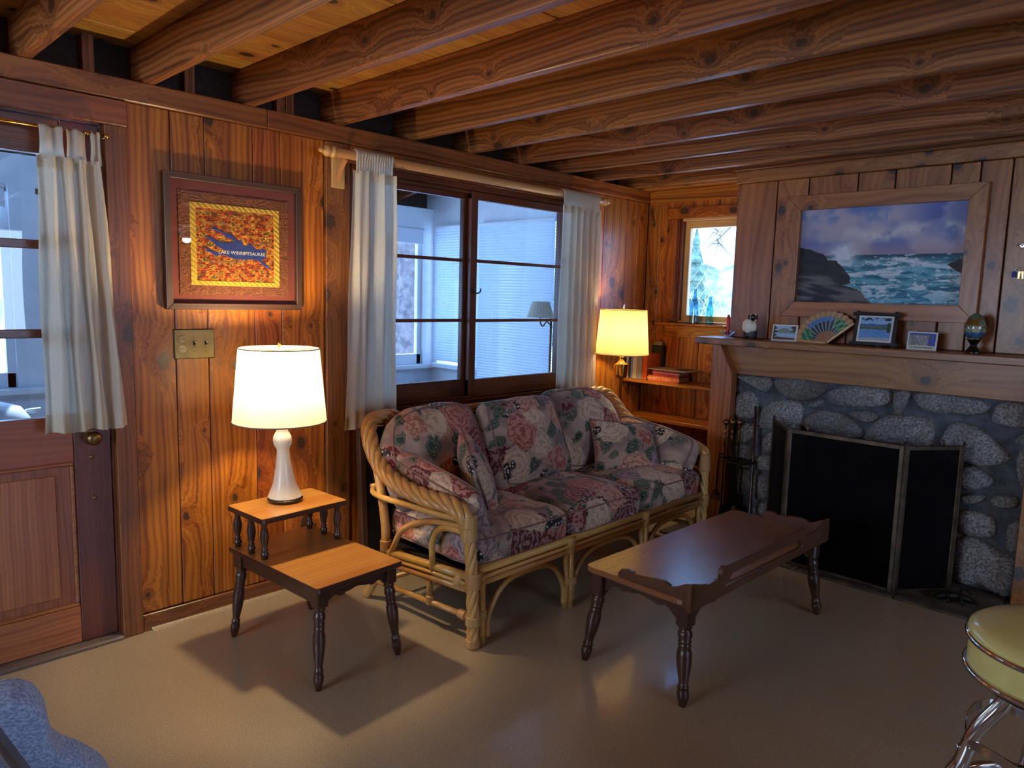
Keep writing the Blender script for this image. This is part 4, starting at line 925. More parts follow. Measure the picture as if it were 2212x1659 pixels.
for s_, p, z_ in (('ALTON', .47, .70), ('BAY', .36, .40)): text_part(s_, .034, frame_M(o + U * p + V * z_ + w * .0026, U, V), M['paper'], t, bold=-.0008)
# lacquer egg on a black cup
eg = (4.11, .866, MZ); t = thing('egg_cup', 'black lacquer hourglass cup under the painted egg', 'egg cup', eg)
build(MB().lathe([(.033, 0), (.034, .004), (.030, .014), (.014, .038), (.014, .042), (.030, .066), (.032, .072), (.028, .073), (.020, .062), (.0001, .056)], eg, 28), 'cup', M['black'], t, smooth=True, autosm=60); build(MB().lathe([(.0315, .0685), (.0328, .070), (.0328, .0725), (.031, .0735)], eg, 28, cap=False), 'gold_rim', M['brass'], t, smooth=True)
m = MB(); NU, NV = 64, 48; cols = []
for j in range(NV):
    for i in range(NU):
        v = j / (NV - 1); a = 2 * math.pi * i / NU; th = math.pi * v; r_ = math.sin(th) * .0465 * (1 + .10 * math.cos(th)); z = -.066 * math.cos(th) * (1 - .0 * v)
        m.v.append((eg[0] + max(r_, 1e-4) * math.cos(a), eg[1] + r_ * math.sin(a), MZ + .130 + z))
        n_ = float(fbm(np.array([i * .25]), np.array([j * .25]))[0]); h = (1 - math.cos(th)) / 2; u_ = (i / NU * 2) % 1
        c = np.array((.36, .46, .34)) * (.7 + .6 * n_)
        if h < .82: c = np.array((.52, .60, .48)) * (.6 + .7 * n_)
        if .42 < h < .80 and n_ > .42: c = np.array((.42, .28, .10)) * (.6 + 1.0 * n_)
        if .30 < h < .55 and abs(u_ - .05) % 1 < .16: c = np.array((.82, .82, .66)) if (i + j) % 3 else np.array((.4, .46, .5))
        if h < .32: c = np.array((.20, .38, .52)) + .35 * (n_ - .4)
        if h < .07: c = np.array((.60, .52, .36))
        cols.append(c)
m.f = [(j * NU + i, j * NU + (i + 1) % NU, (j + 1) * NU + (i + 1) % NU, (j + 1) * NU + i) for j in range(NV - 1) for i in range(NU)]; m.c = lin(np.clip(np.array(cols), 0, 1))
build(m, 'painted_egg', M['lacquer'], smooth=True, label='glossy painted egg with a palace scene standing in a black cup', cat='egg')

# ---- seascape over the mantel
def seascape(u, v):
    HZ = .505; n1 = fbm(u * 5, v * 4); n2 = fbm(u * 9 + 3, v * 7 + 5); n3 = fbm(u * 26, v * 26)
    c = cmix((.48, .52, .72), (.74, .70, .76), sstep(.35, .65, n1)); c = cmix(c, (.36, .52, .76), sstep(.5, .72, n2) * sstep(.72, 1, v) * (u < .55)); c = cmix(c, (.33, .38, .66), sstep(.45, .65, n1) * sstep(.55, .9, u) * sstep(.62, .85, v))
    c = cmix(c, (.90, .88, .84), sstep(.10, 0, np.abs(v - .72 - .10 * (fbm(u * 6, u * 0 + 2) - .5))) * sstep(.35, .55, n2) * .8 * sstep(.1, .5, u)); c = cmix(c, (.70, .58, .62), sstep(.64, HZ, v) * .65)
    wv = fbm(u * 7 + v * 5, v * 34); w2 = fbm(u * 16, v * 40 + 9)
    s_ = cmix((.14, .42, .54), (.46, .74, .80), sstep(.35, .62, wv)); s_ = cmix(s_, (.90, .95, .96), sstep(.50, .62, fbm(u * 11 + 4 * fbm(u * 5, v * 9), v * 22 + 9)) * .9); s_ = cmix(s_, (.07, .25, .34), sstep(HZ - .10, HZ - .01, v) * .85)
    s_ = cmix(s_, (.90, .93, .94), sstep(.035, .0, np.abs(v - (.43 + .03 * np.sin(u * 13) + .04 * (n3 - .5)))) * (.5 + .5 * sstep(.4, .6, n2))); s_ = cmix(s_, (.90, .93, .94), sstep(.03, .0, np.abs(v - (.36 + .05 * np.sin(u * 9 + 1) + .06 * (n3 - .5)))) * .8); s_ = cmix(s_, (.36, .68, .82), sstep(.20, .0, v) * .6); s_ = cmix(s_, (.08, .32, .42), sstep(.62, .74, fbm(u * 30 + 8 * n2, v * 70)) * .7); s_ = cmix(s_, (.94, .97, .97), sstep(.64, .74, fbm(u * 34 + 9, v * 60 + 3)) * .8)
    c = np.where((v < HZ)[:, None], s_, c)
    sp = np.exp(-(((u - .30) / .075) ** 2 + ((v - .52) / .085) ** 2)) * (.4 + 1.2 * n3); c = cmix(c, (.88, .91, .94), np.clip(sp * 1.5, 0, 1))
    rock = [(0, .60), (.10, .56), (.17, .52), (.20, .46), (.26, .45), (.30, .38), (.35, .30), (.36, .22), (.31, .20), (.42, .14), (.45, .08), (.50, .0), (0, 0)]
    rk = inpoly(u + .02 * (n3 - .5), v + .03 * (n2 - .5), rock); rc = cmix((.12, .13, .17), (.42, .41, .40), sstep(.4, .7, fbm(u * 8 + v * 10, v * 16))); rc = cmix(rc, (.10, .10, .12), sstep(.28, .36, v) * .7 + 0 * u)
    c = np.where(rk[:, None], rc, c); r2 = inpoly(u, v, [(.90, .40), (1, .47), (1, .30), (.95, .34)]); return np.where(r2[:, None], (.20, .16, .18), c)
pt = thing('seascape_painting', 'wide seascape painting of surf and rocks in a plain pine frame', 'painting', (XC - .012, 1.40, 1.35))
O0, O1, Q0, Q1 = 1.903, .890, 1.348, 2.042; I0, I1, J0, J1 = 1.818, .972, 1.436, 1.960
for q in ([(O0, Q1), (O1, Q1), (I1, J1), (I0, J1)], [(O0, Q0), (O1, Q0), (I1, J0), (I0, J0)], [(O0, Q0), (O0, Q1), (I0, J1), (I0, J0)], [(O1, Q0), (O1, Q1), (I1, J1), (I1, J0)]):
    build(MB().prism([(XC - .040, a, b) for a, b in q], (.038, 0, 0)), 'frame_board', M['pine_mantel'], pt, grain='y' if abs(q[0][1] - q[1][1]) < .01 else 'z', bevel=.002)
build(printed((XC - .006, I0 + .01, J0 - .01), (0, I1 - I0 - .02, 0), (0, 0, J1 - J0 + .02), 400, 250, seascape), 'canvas', M['oil'], pt)
# key hooks at the frame's edge
t = thing('key_rack', 'small silver bird hook rack with keys on the chimney boards', 'key rack', (XC - .006, .735, 1.66)); kq = at(2205, 528, 'x', XC - .006)
m = MB().box(XC - .008, XC, kq.y - .05, kq.y + .01, kq.z - .004, kq.z + .004); m.tube(spline([(XC - .01, kq.y + .018, kq.z - .004), (XC - .012, kq.y + .005, kq.z), (XC - .012, kq.y - .01, kq.z - .012), (XC - .012, kq.y - .03, kq.z + .015)], 5), .004, 6); build(m, 'rack', M['chrome'], t, smooth=False)
k2 = at(2202, 592, 'x', XC - .008)
m = MB().tube([(XC - .01, k2.y + .006 + .010 * math.cos(a), k2.z + .022 + .010 * math.sin(a)) for a in np.linspace(0, 6.28, 12, endpoint=False)], .0015, 5, True)
t2 = thing('key_ring', 'brass keys with a blue tag hanging under the hook rack', 'keys', (XC - .01, k2.y, k2.z - .03)); build(m, 'ring', M['chrome'], t2, smooth=True)
for dy, a in ((.0, .1), (-.012, -.15)): build(MB().prism([(XC - .009, k2.y + dy - .004, k2.z + .012), (XC - .009, k2.y + dy + .004, k2.z + .012), (XC - .009, k2.y + dy + .003 + a * .02, k2.z - .022), (XC - .009, k2.y + dy - .003 + a * .02, k2.z - .022)], (.002, 0, 0)), 'key', M['brass'], t2)
build(MB().prism([(XC - .012, k2.y + .012, k2.z - .016), (XC - .012, k2.y + .032, k2.z - .016), (XC - .012, k2.y + .030, k2.z + .010), (XC - .012, k2.y + .022, k2.z + .015), (XC - .012, k2.y + .014, k2.z + .010)], (.004, 0, 0)), 'tag', M['navy_tag'], t2, bevel=.001)

# =================================================================== ON THE WINDOW WALL
# quilted lake map behind glass
QX0, QX1, QZ0, QZ1 = 1.114, 1.714, 1.332, 1.880; QY = YW - .034
qt = thing('quilt_picture', 'framed stitched quilt map of a blue lake among autumn colours', 'picture', ((QX0 + QX1) / 2, YW - .02, QZ0))
fw = .026
for q, g_ in (([(QX0, QZ1), (QX1, QZ1), (QX1 - fw, QZ1 - fw), (QX0 + fw, QZ1 - fw)], 'x'), ([(QX0, QZ0), (QX1, QZ0), (QX1 - fw, QZ0 + fw), (QX0 + fw, QZ0 + fw)], 'x'), ([(QX0, QZ0), (QX0, QZ1), (QX0 + fw, QZ1 - fw), (QX0 + fw, QZ0 + fw)], 'z'), ([(QX1, QZ0), (QX1, QZ1), (QX1 - fw, QZ1 - fw), (QX1 - fw, QZ0 + fw)], 'z')):
    build(MB().prism([(a, QY, b) for a, b in q], (0, .033, 0)), 'frame_board', M['frame_brown'], qt, grain=g_, bevel=.002)
build(bx(QX0 + .02, QX1 - .02, QY + .024, QY + .030, QZ0 + .02, QZ1 - .02), 'mat_board', M['mat_red'], qt)
KX0, KX1, KZ0, KZ1 = QX0 + .060, QX1 - .058, QZ0 + .060, QZ1 - .068
LAKE = [(.165, .735), (.23, .755), (.28, .72), (.34, .69), (.40, .675), (.455, .66), (.50, .60), (.53, .585), (.56, .60), (.585, .545), (.60, .515), (.64, .52), (.665, .565), (.71, .53), (.745, .48), (.80, .475), (.83, .50), (.90, .47), (.885, .40), (.885, .345), (.84, .335), (.82, .325), (.87, .285), (.93, .235), (.965, .17), (.93, .20), (.85, .25), (.78, .315), (.70, .325), (.62, .315), (.50, .315), (.40, .335), (.35, .36), (.30, .365), (.24, .345), (.13, .41), (.09, .465), (.13, .455), (.22, .41), (.27, .395), (.34, .40), (.36, .43), (.27, .47), (.20, .53), (.15, .585), (.09, .595), (.13, .615), (.17, .61), (.22, .595), (.25, .56), (.33, .55), (.41, .545), (.47, .56), (.43, .60), (.36, .615), (.32, .67), (.24, .70)]
def quilt_w(u, v): return np.minimum(np.minimum(u, 1 - u), np.minimum(v, 1 - v))
def quilt_c(u, v):
    e = quilt_w(u, v); iu, iv = (u - .145) / .71, (v - .145) / .71; a = fbm(u * 14, v * 14); b = fbm(u * 11 + 9, v * 11 + 4); d = fbm(u * 60, v * 60)
    k_ = np.clip(np.floor(fbm(u * 38 + 3, v * 38 + 8, 3) * 9.5 - 1.4), 0, 6).astype(int); pal = np.array([(.30, .34, .15), (.46, .18, .12), (.66, .26, .12), (.74, .40, .15), (.78, .58, .22), (.50, .38, .16), (.24, .30, .14)]); d = np.clip(d * .6 + .4 * np.abs(np.sin(fbm(u * 30, v * 60) * 26)), 0, 1)
    c = pal[k_] * (.65 + .7 * d)[:, None]; lk = inpoly(iu + .012 * (a - .5), iv + .012 * (b - .5), LAKE); c = np.where(lk[:, None], cmix((.12, .18, .44), (.24, .32, .62), d), c)
    c = np.where((e < .145)[:, None], np.array((.86, .70, .26)) * (.75 + .4 * d)[:, None], c); return np.where((e < .095)[:, None], np.array((.52, .31, .20)) * (.72 + .5 * d)[:, None], c)
def quilt_h(u, v):
    e = quilt_w(u, v); w_ = np.abs(np.sin(vnoise(u * 26, v * 26) * 12)) * .0028; iu, iv = (u - .145) / .71, (v - .145) / .71; lk = inpoly(iu, iv, LAKE)
    st = np.abs(np.sin((u + v) * 62)) * .003; w_ = np.where((e > .095) & (e < .145), .003 + st, w_); return np.where(lk, .003 + .3 * w_, w_) + .001
build(printed((KX0, QY + .023, KZ0), (KX1 - KX0, 0, 0), (0, 0, KZ1 - KZ0), 190, 170, quilt_c, quilt_h), 'quilt', M['quilt'], qt, smooth=False)
def qpos(iu, iv): return (KX0 + (KX1 - KX0) * (.145 + .71 * iu), QY + .0165, KZ0 + (KZ1 - KZ0) * (.145 + .71 * iv))
for s_, a, b, sz, mt_ in (('LAKE WINNIPESAUKEE', .57, .405, .0205, 'white_ink'), ('MOULTONBORO', .27, .80, .0150, 'bk_tan'), ('WOLFEBORO', .84, .56, .0145, 'bk_tan'), ('THE WEIRS', .24, .265, .0155, 'bk_tan'), ('GILFORD', .50, .275, .0150, 'bk_tan')):
    text_part(s_, sz, frame_M(qpos(a, b), (1, 0, 0), (0, 0, 1)), M[mt_], qt, 'stitched_lettering', .0003)
build(bx(QX0 + fw - .004, QX1 - fw + .004, QY + .0085, QY + .0105, QZ0 + fw - .004, QZ1 - fw + .004), 'glass', M['pane'], qt)

# bronze plate with an outlet and two switches
sw = thing('switch_plate', 'bronze wall plate with one outlet and two toggle switches', 'switch', (1.23, YW - .004, 1.126)); SX, SZ2 = 1.2305, 1.188
build(bx(1.146, 1.315, YW - .007, YW, 1.126, 1.250), 'plate', M['plate'], sw, bevel=.004, seg=2)
for z in (-.020, .020):
    m = MB().lathe([(.017, 0), (.017, .003)], (SX - .052, YW - .0065, SZ2 + z), 16, My); o_ = build(m, 'receptacle', M['black'], sw)
    for dx in (-.006, .006): build(bx(SX - .052 + dx - .0015, SX - .052 + dx + .0015, YW - .0102, YW - .0095, SZ2 + z - .003, SZ2 + z + .005), 'slot', M['oldbrass'], o_)
for dx in (-.002, .046):
    build(bx(SX + dx - .005, SX + dx + .005, YW - .009, YW - .007, SZ2 - .013, SZ2 + .013), 'switch_slot', M['black'], sw)
    build(MB().prism([(SX + dx - .0035, YW - .008, SZ2 - .005), (SX + dx - .0035, YW - .008, SZ2 + .004), (SX + dx - .0035, YW - .020, SZ2 + .010), (SX + dx - .0035, YW - .020, SZ2 + .004)], (.007, 0, 0)), 'toggle', M['black'], sw)
    for z in (-.032, .032): build(MB().lathe([(.003, 0), (.002, .0015)], (SX + dx, YW - .007, SZ2 + z), 8, My), 'screw', M['oldbrass'], sw)

# curtains
def drape(name, label, x0, x1, z0, z1, y, folds, amp, seed, top=(0, 0), group=None, hem=.07, heading=None):
    rr = random.Random(seed); ph = [rr.uniform(0, 6.28) for _ in range(6)]; nu, nv = 90, 44
    t = thing(name, label, 'curtain', ((x0 + x1) / 2, y, z0), group=group)
    def fold(u, v):
        w_ = u * folds * 2 * math.pi + .6 * math.sin(u * 5 + ph[0]) + .25 * math.sin(v * 3 + ph[1]); s_ = math.sin(w_); s_ = math.copysign(abs(s_) ** .75, s_)
        return amp * (s_ * (.75 + .25 * math.sin(u * 9 + ph[2])) + .25 * math.sin(2.3 * w_ + ph[3])) * (.85 + .35 * (1 - v))
    def fn(u, v):
        a = x0 + top[0] * v; b = x1 + top[1] * v; z = z0 + (z1 - z0) * v; return (a + (b - a) * u + .004 * math.sin(v * 9 + u * 20), y + fold(u, v), z + (.004 * math.sin(u * 14 + ph[4]) if v < .02 else 0))
    p = build(MB().grid(fn, nu, nv), 'panel', M['curtain'], t, smooth=True)
    def hm(u, v): a = fn(u, v * hem / (z1 - z0)); return (a[0], a[1] - .0022, a[2])
    build(MB().grid(hm, nu, 3), 'hem', M['curtain'], p, smooth=True)
    def tp(u, v): a = fn(u, 1 - .045 / (z1 - z0) * (1 - v)); return (a[0], a[1] - .0025, a[2])
    build(MB().grid(tp, nu, 3), 'top_band', M['curtain'], p, smooth=True)
    return t, fn
RY, RZ = YW - .10, 2.052
def gathered(t, x0, x1, zlo, y, r, n):
    def fn(u, v):
        x = x0 + (x1 - x0) * u; a = -.5 * math.pi + v * 1.55 * math.pi
        rr_ = r + .009 * abs(math.sin(u * n * math.pi + math.sin(u * 17)))
        if v < .3: q = v / .3; return (x, y - r * .9 - .006 * abs(math.sin(u * n * math.pi)) * q, zlo + (RZ - .004 - zlo) * q if zlo < RZ - .01 else zlo)
        a = R(180) - (v - .3) / .7 * R(200); return (x, y + rr_ * math.cos(a), RZ + rr_ * math.sin(a))
    build(MB().grid(fn, 110, 16), 'gathered_heading', M['curtain'], t, smooth=True)
t, _ = drape('window_curtain', 'cream cotton curtain at the end of the window by the quilt picture', 1.885, 2.172, .762, 1.985, RY - .02, 2.7, .017, 3, (.045, .0)); gathered(t, 1.945, 2.155, 1.97, RY, .0235, 15)
t, _ = drape('window_curtain', 'cream cotton curtain at the end of the window by the floor lamp', 3.405, 3.805, .80, 1.985, RY - .02, 5.5, .017, 5, (.02, -.02)); gathered(t, 3.43, 3.785, 1.97, RY, .0235, 26)
rd = thing('curtain_rod', 'blond wooden curtain rod with turned end finials above the window', 'curtain rod', (2.8, RY, RZ)); Mx = Matrix.Rotation(R(90), 3, 'Y')
build(MB().lathe([(.0215, 0), (.0215, 1.985)], (1.845, RY, RZ), 16, Mx), 'pole', M['rod'], rd, grain='x', smooth=True, autosm=40)
FN = [(.0215, 0), (.027, .004), (.028, .014), (.022, .022), (.017, .026), (.025, .034), (.026, .046), (.019, .056), (.009, .060), (.013, .068), (.011, .078), (.0001, .085)]
build(MB().lathe(FN, (1.845, RY, RZ), 16, Matrix.Rotation(R(-90), 3, 'Y')), 'finial', M['rod'], rd, smooth=True); build(MB().lathe(FN, (3.83, RY, RZ), 16, Mx), 'finial', M['rod'], rd, smooth=True)
for x in (1.905, 3.80):
    build(bx(x - .03, x + .035, YW - .034, YW - .0185, 1.905, 2.085), 'mounting_block', M['rod'], rd, grain='z', bevel=.002)
    pts = spline([(0, YW - .036, 1.935), (0, YW - .055, 1.985), (0, RY + .012, 2.025), (0, RY, 2.030)], 5)
    m = MB(); m.prism([(x - .006, p[1] - .004, p[2] - .008) for p in pts] + [(x - .006, p[1] + .006, p[2] + .008) for p in reversed(pts)], (.014, 0, 0)); build(m, 'bracket', M['rod'], rd)
t, fn_d = drape('door_curtain', 'cream tab top curtain hanging beside the door window', .664, .938, .878, 1.868, YW - .070, 4.0, .017, 9, (.01, -.055))
for a, b in ((.686, .765), (.768, .838), (.846, .884)):
    def tb(u, v):
        x = a + (b - a) * u + .01 * (.5 - u) * math.sin(v * 3); yy = YW - .072 + .006 * math.sin(u * 9 + a * 40)
        return (x, yy if v < .8 else yy + .03 * (v - .8) / .2, 1.855 + .118 * min(v, .85) / .85 if v < .85 else 1.973 + .004 * (1 - (v - .85) / .15))
    build(MB().grid(tb, 10, 10), 'tab', M['curtain'], t, smooth=True)
rd = thing('door_curtain_rod', 'thin brass rod holding the door curtain', 'curtain rod', (.5, YW - .058, 1.966)); build(MB().tube([(.06, YW - .058, 1.966), (.915, YW - .058, 1.966)], .006, 8), 'rod', M['brass'], rd, smooth=True)
for x in (.84, .905): build(ellip(MB(), (x, YW - .066, 1.966), (.009, .009, .009), 10, 8), 'knob', M['brass'], rd, smooth=True); 
build(MB().tube([(.905, YW - .058, 1.966), (.905, YW - .022, 1.966)], .005, 6), 'bracket', M['brass'], rd)
# little brass hook on the alcove corner
t = thing('wall_hook', 'small brass hook in the corner of the alcove', 'hook', (XB - .012, 3.03, 1.95)); build(MB().tube(spline([(XB - .001, 3.035, 2.07), (XB - .02, 3.03, 2.04), (XB - .03, 3.02, 2.0), (XB - .012, 3.015, 1.965)], 6), .004, 6), 'arm', M['oldbrass'], t, smooth=True); build(bx(XB - .022, XB - .0, 3.008, 3.022, 1.945, 1.985), 'plate', M['oldbrass'], t, bevel=.002)

# =================================================================== TURNED LEGS
LEG = [(.0, .019), (.02, .022), (.05, .022), (.07, .017), (.09, .022), (.15, .024), (.19, .019), (.205, .021), (.225, .021), (.24, .018), (.255, .021), (.275, .021), (.29, .019), (.34, .0235), (.42, .0245), (.55, .0215), (.70, .0155), (.745, .0145), (.755, .018), (.775, .0185), (.785, .016), (.83, .0195), (.87, .0200), (.92, .0165), (1.0, .0105)]
def turned(m, top, foot, k_=1.0, n=14):
    top, foot = Vector(top), Vector(foot); d = foot - top; L = d.length; q = Vector((0, 0, 1)).rotation_difference(d.normalized()).to_matrix()
    return m.lathe([(r_ * k_, t_ * L) for t_, r_ in LEG], top, n, q)
SPN = [(.0, .013), (.03, .016), (.06, .010), (.09, .013), (.12, .009), (.3, .016), (.42, .0175), (.6, .013), (.72, .009), (.76, .014), (.80, .010), (.84, .015), (.90, .016), (.94, .011), (1, .013)]
# ---- step end table
et = thing('step_end_table', 'two tier maple end table with dark turned legs and spindles', 'end table', (1.4455, 2.490, 0), R(3.6), local=True)
def rrect(hx, y0, y1, r_, z):
    pts = []
    for cx, cy, a0 in ((hx - r_, y1 - r_, 0), (-hx + r_, y1 - r_, 90), (-hx + r_, y0 + r_, 180), (hx - r_, y0 + r_, 270)):
        pts += [(cx + r_ * math.cos(R(a0 + 30 * i)), cy + r_ * math.sin(R(a0 + 30 * i)), z) for i in range(4)]
    return pts
for nm, y0, y1, z in (('lower_top', -.312, .312, .385), ('upper_top', .045, .312, .555)):
    o_ = build(MB().prism(rrect(.196, y0, y1, .012, z - .022), (0, 0, .0205)), nm, M['walnut'], et, grain='x', bevel=.002)
    build(MB().prism(rrect(.1945, y0 + .0015, y1 - .0015, .011, z - .0015), (0, 0, .0015)), 'laminate', M['maple'], o_, grain='x')
for sx_ in (-1, 1):
    for yy in (.078, .175, .282): build(MB().lathe([(r_, .533 - .148 * t_) for t_, r_ in SPN], (sx_ * .168, yy, 0), 12), 'spindle', M['walnut'], et, smooth=True)
    build(bx(sx_ * .160 - .009, sx_ * .160 + .009, -.25, .25, .305, .363), 'side_apron', M['walnut'], et, grain='y', bevel=.002)
def scallop(L, zt, zb, n=24, depth=.028):
    pts = [(-L, zt), (L, zt)]
    for i in range(n + 1):
        s_ = 1 - 2 * i / n; a = abs(s_); z = zb if a > .93 else (zb + depth * math.sin((.93 - a) / .30 * math.pi / 2) if a > .63 else (zb + depth - .012 * math.sin((.63 - a) / .33 * math.pi) if a > .30 else zb + depth + .004 * math.cos(a / .30 * math.pi)))
        pts.append((s_ * L, z))
    return pts
for yy in (-.272, .272): build(MB().prism([(x, yy - .009, z) for x, z in scallop(.15, .363, .300)], (0, .018, 0)), 'scalloped_apron', M['walnut'], et, grain='x')
for sx_ in (-1, 1):
    for sy_ in (-1, 1):
        l_ = build(turned(MB(), (sx_ * .158, sy_ * .270, .300), (sx_ * .184, sy_ * .299, 0), .95), 'leg', M['walnut'], et, smooth=True)
        build(bx(sx_ * .158 - .024, sx_ * .158 + .024, sy_ * .270 - .024, sy_ * .270 + .024, .296, .363), 'leg_block', M['walnut'], l_, bevel=.005)
# ---- table lamp
LX, LY, LZ = 1.440, 2.705, .5555
def lampshade(t, c, rb, rt, z0, z1, mat, name='shade'):
    m = MB().lathe([(rb, z0), (rt, z1)], c, 48, cap=False); s_ = build(m, name, M[mat], t, smooth=True)
    for r_, z in ((rb, z0), (rt, z1)): build(MB().tube([(c[0] + r_ * math.cos(a), c[1] + r_ * math.sin(a), c[2] + z) for a in np.linspace(0, 6.2832, 48, endpoint=False)], .0026, 6, True), 'trim_ring', M['piping'] if mat == 'shade' else M['shade_yellow'], s_, smooth=True)
    m = MB()
    for a in (0, 2.1, 4.2): m.tube([(c[0], c[1], c[2] + z1 - .012), (c[0] + rt * math.cos(a), c[1] + rt * math.sin(a), c[2] + z1 - .004)], .002, 5)
    build(m, 'spider', M['brass'], s_); return s_
WARM = (1.0, .76, .44)
def m_bulb(w):
    t = NT('lit bulb'); t.set(Base_Color=(1, .9, .7)); t.put(t.b.inputs['Emission Color'], WARM); t.b.inputs['Emission Strength'].default_value = w; return t.m
M['bulb'] = m_bulb(600); M['bulb_floor'] = m_bulb(230); M['globe'] = m_bulb(110)
tl = thing('table_lamp', 'lit table lamp with cream bottle base and tapered linen shade on the end table', 'lamp', (LX, LY, LZ))
build(MB().lathe([(.069, 0), (.071, .003), (.071, .012), (.066, .016)], (LX, LY, LZ), 32), 'foot', M['black'], tl, smooth=True, autosm=40)
BP = [(.066, .016), (.069, .020), (.060, .040), (.046, .075), (.038, .115), (.031, .155), (.026, .195), (.0245, .215), (.0275, .224), (.036, .240), (.038, .255), (.036, .270), (.029, .285), (.0235, .292), (.0235, .330), (.0225, .375), (.012, .385)]
ib = len(BP); m = MB().lathe(BP, (0, 0, 0), 32); sh = Matrix(((1, 0, -.030, LX), (0, 1, .012, LY), (0, 0, 1, LZ), (0, 0, 0, 1))); m.xf(sh); build(m, 'ceramic_base', M['ceramic'], tl, smooth=True, autosm=60)
tc_ = (LX - .016, LY + .006, LZ); lampshade(tl, tc_, .185, .158, .335, .632, 'shade')
build(MB().lathe([(.006, .380), (.006, .420), (.012, .425), (.012, .455)], tc_, 12), 'socket', M['brass'], tl, smooth=True)
build(ellip(MB(), (tc_[0], tc_[1], LZ + .550), (.027, .027, .038), 14, 10), 'bulb', M['bulb'], tl, smooth=True)
m = MB()
for s_ in (-1, 1): m.tube(spline([(tc_[0] + s_ * .01, tc_[1], LZ + .42), (tc_[0] + s_ * .05, tc_[1], LZ + .47), (tc_[0] + s_ * .05, tc_[1], LZ + .56), (tc_[0], tc_[1], LZ + .622)], 5), .002, 5)
build(m, 'harp', M['brass'], tl, smooth=True); build(MB().lathe([(.004, .615), (.004, .638), (.009, .642), (.006, .65), (.008, .656), (.0001, .664)], tc_, 10), 'finial', M['brass'], tl, smooth=True)
# ---- floor lamp
FXL, FYL = 3.93, 2.83
fl = thing('floor_lamp', 'lit brass floor lamp with yellow tapered shade behind the sofa arm', 'lamp', (FXL, FYL, 0)); fc_ = (FXL, FYL, 0)
build(MB().lathe([(.13, 0), (.13, .012), (.10, .022), (.03, .03), (.012, .05), (.0105, .06), (.0105, .90), (.014, .905)], fc_, 24), 'base_and_pole', M['brass'], fl, smooth=True, autosm=50)
build(MB().lathe([(.012, .895), (.034, .905), (.044, .925), (.050, .985), (.052, .995), (.036, 1.0), (.018, 1.015), (.014, 1.03), (.018, 1.04), (.010, 1.05), (.010, 1.09), (.013, 1.10), (.013, 1.13)], fc_, 28), 'cup', M['brass'], fl, smooth=True, autosm=60)
lampshade(fl, fc_, .176, .153, 1.062, 1.352, 'shade_yellow')
build(ellip(MB(), (FXL, FYL, 1.215), (.027, .027, .038), 14, 10), 'bulb', M['bulb_floor'], fl, smooth=True)
m = MB()
for s_ in (-1, 1): m.tube(spline([(FXL + s_ * .01, FYL, 1.11), (FXL + s_ * .05, FYL, 1.16), (FXL + s_ * .05, FYL, 1.27), (FXL, FYL, 1.342)], 5), .002, 5)
build(m, 'harp', M['brass'], fl, smooth=True); build(MB().lathe([(.004, 1.335), (.004, 1.36), (.009, 1.365), (.005, 1.372), (.008, 1.38), (.006, 1.39), (.0001, 1.398)], fc_, 10), 'finial', M['chrome'], fl, smooth=True)

# ---- panel leaning on the wall behind the sofa
t = thing('leaning_panel', 'dark framed panel leaning on the wall behind the sofa arm', 'panel', (2.4, 2.98, 0))
lp = lambda z: 2.965 + .06 * z
build(MB().prism([(2.035, lp(0), 0), (2.035, lp(0) + .025, 0), (2.035, lp(.74) + .025, .74), (2.035, lp(.74), .74)], (.8, 0, 0)), 'board', M['blackwood'], t)
for x in (2.0, 2.835): build(MB().prism([(x, lp(0) - .005, 0), (x, lp(0) + .03, 0), (x, lp(.75) + .03, .75), (x, lp(.75) - .005, .75)], (.034, 0, 0)), 'edge_strip', M['frame_brown'], t, grain='z', bevel=.003)

# =================================================================== RATTAN SOFA
sf = thing('rattan_sofa', 'honey rattan three seat sofa with twisted pole arms', 'sofa', (2.80, 2.42, 0))
def pole(pts, r_, name='pole', sp=0, n=10, mat='rattan', parent=sf):
    P = spline(pts, sp) if sp else [Vector(p) for p in pts]
    return build(MB().tube(P, r_, n), name, M[mat], parent, grain='x', smooth=True)
def rope(pts, Rr, ns, rs, twist, name, sp=10, taper=None):
    P = spline(pts, sp); m = MB(); N_ = len(P); fr = []; prev = None
    for i, p in enumerate(P):
        t_ = (P[min(i + 1, N_ - 1)] - P[max(i - 1, 0)]).normalized(); a = (Vector((1, 0, 0)) if prev is None else prev); a = (a - t_ * a.dot(t_)).normalized(); prev = a; fr.append((p, a, t_.cross(a)))
    ln = [0]
    for i in range(1, N_): ln.append(ln[-1] + (P[i] - P[i - 1]).length)
    for k_ in range(ns): m.tube([p + (a * math.cos(6.2832 * k_ / ns + twist * ln[i]) + b * math.sin(6.2832 * k_ / ns + twist * ln[i])) * Rr * (taper(ln[i] / ln[-1]) if taper else 1) for i, (p, a, b) in enumerate(fr)], rs, 8)
    return build(m, name, M['rattan'], sf, grain='y', smooth=True)
def bind(c, d, L, Rr, parent=sf):
    d = Vector(d).normalized(); m = MB(); n = max(2, int(L / .009)); c = Vector(c)
    prof = []
    for i in range(n): prof += [(Rr, -L / 2 + i * L / n), (Rr + .0025, -L / 2 + (i + .5) * L / n)]
    prof.append((Rr, L / 2)); q = Vector((0, 0, 1)).rotation_difference(d).to_matrix(); return build(m.lathe(prof, c, 12, q), 'binding', M['rattan_bind'], parent, smooth=True)
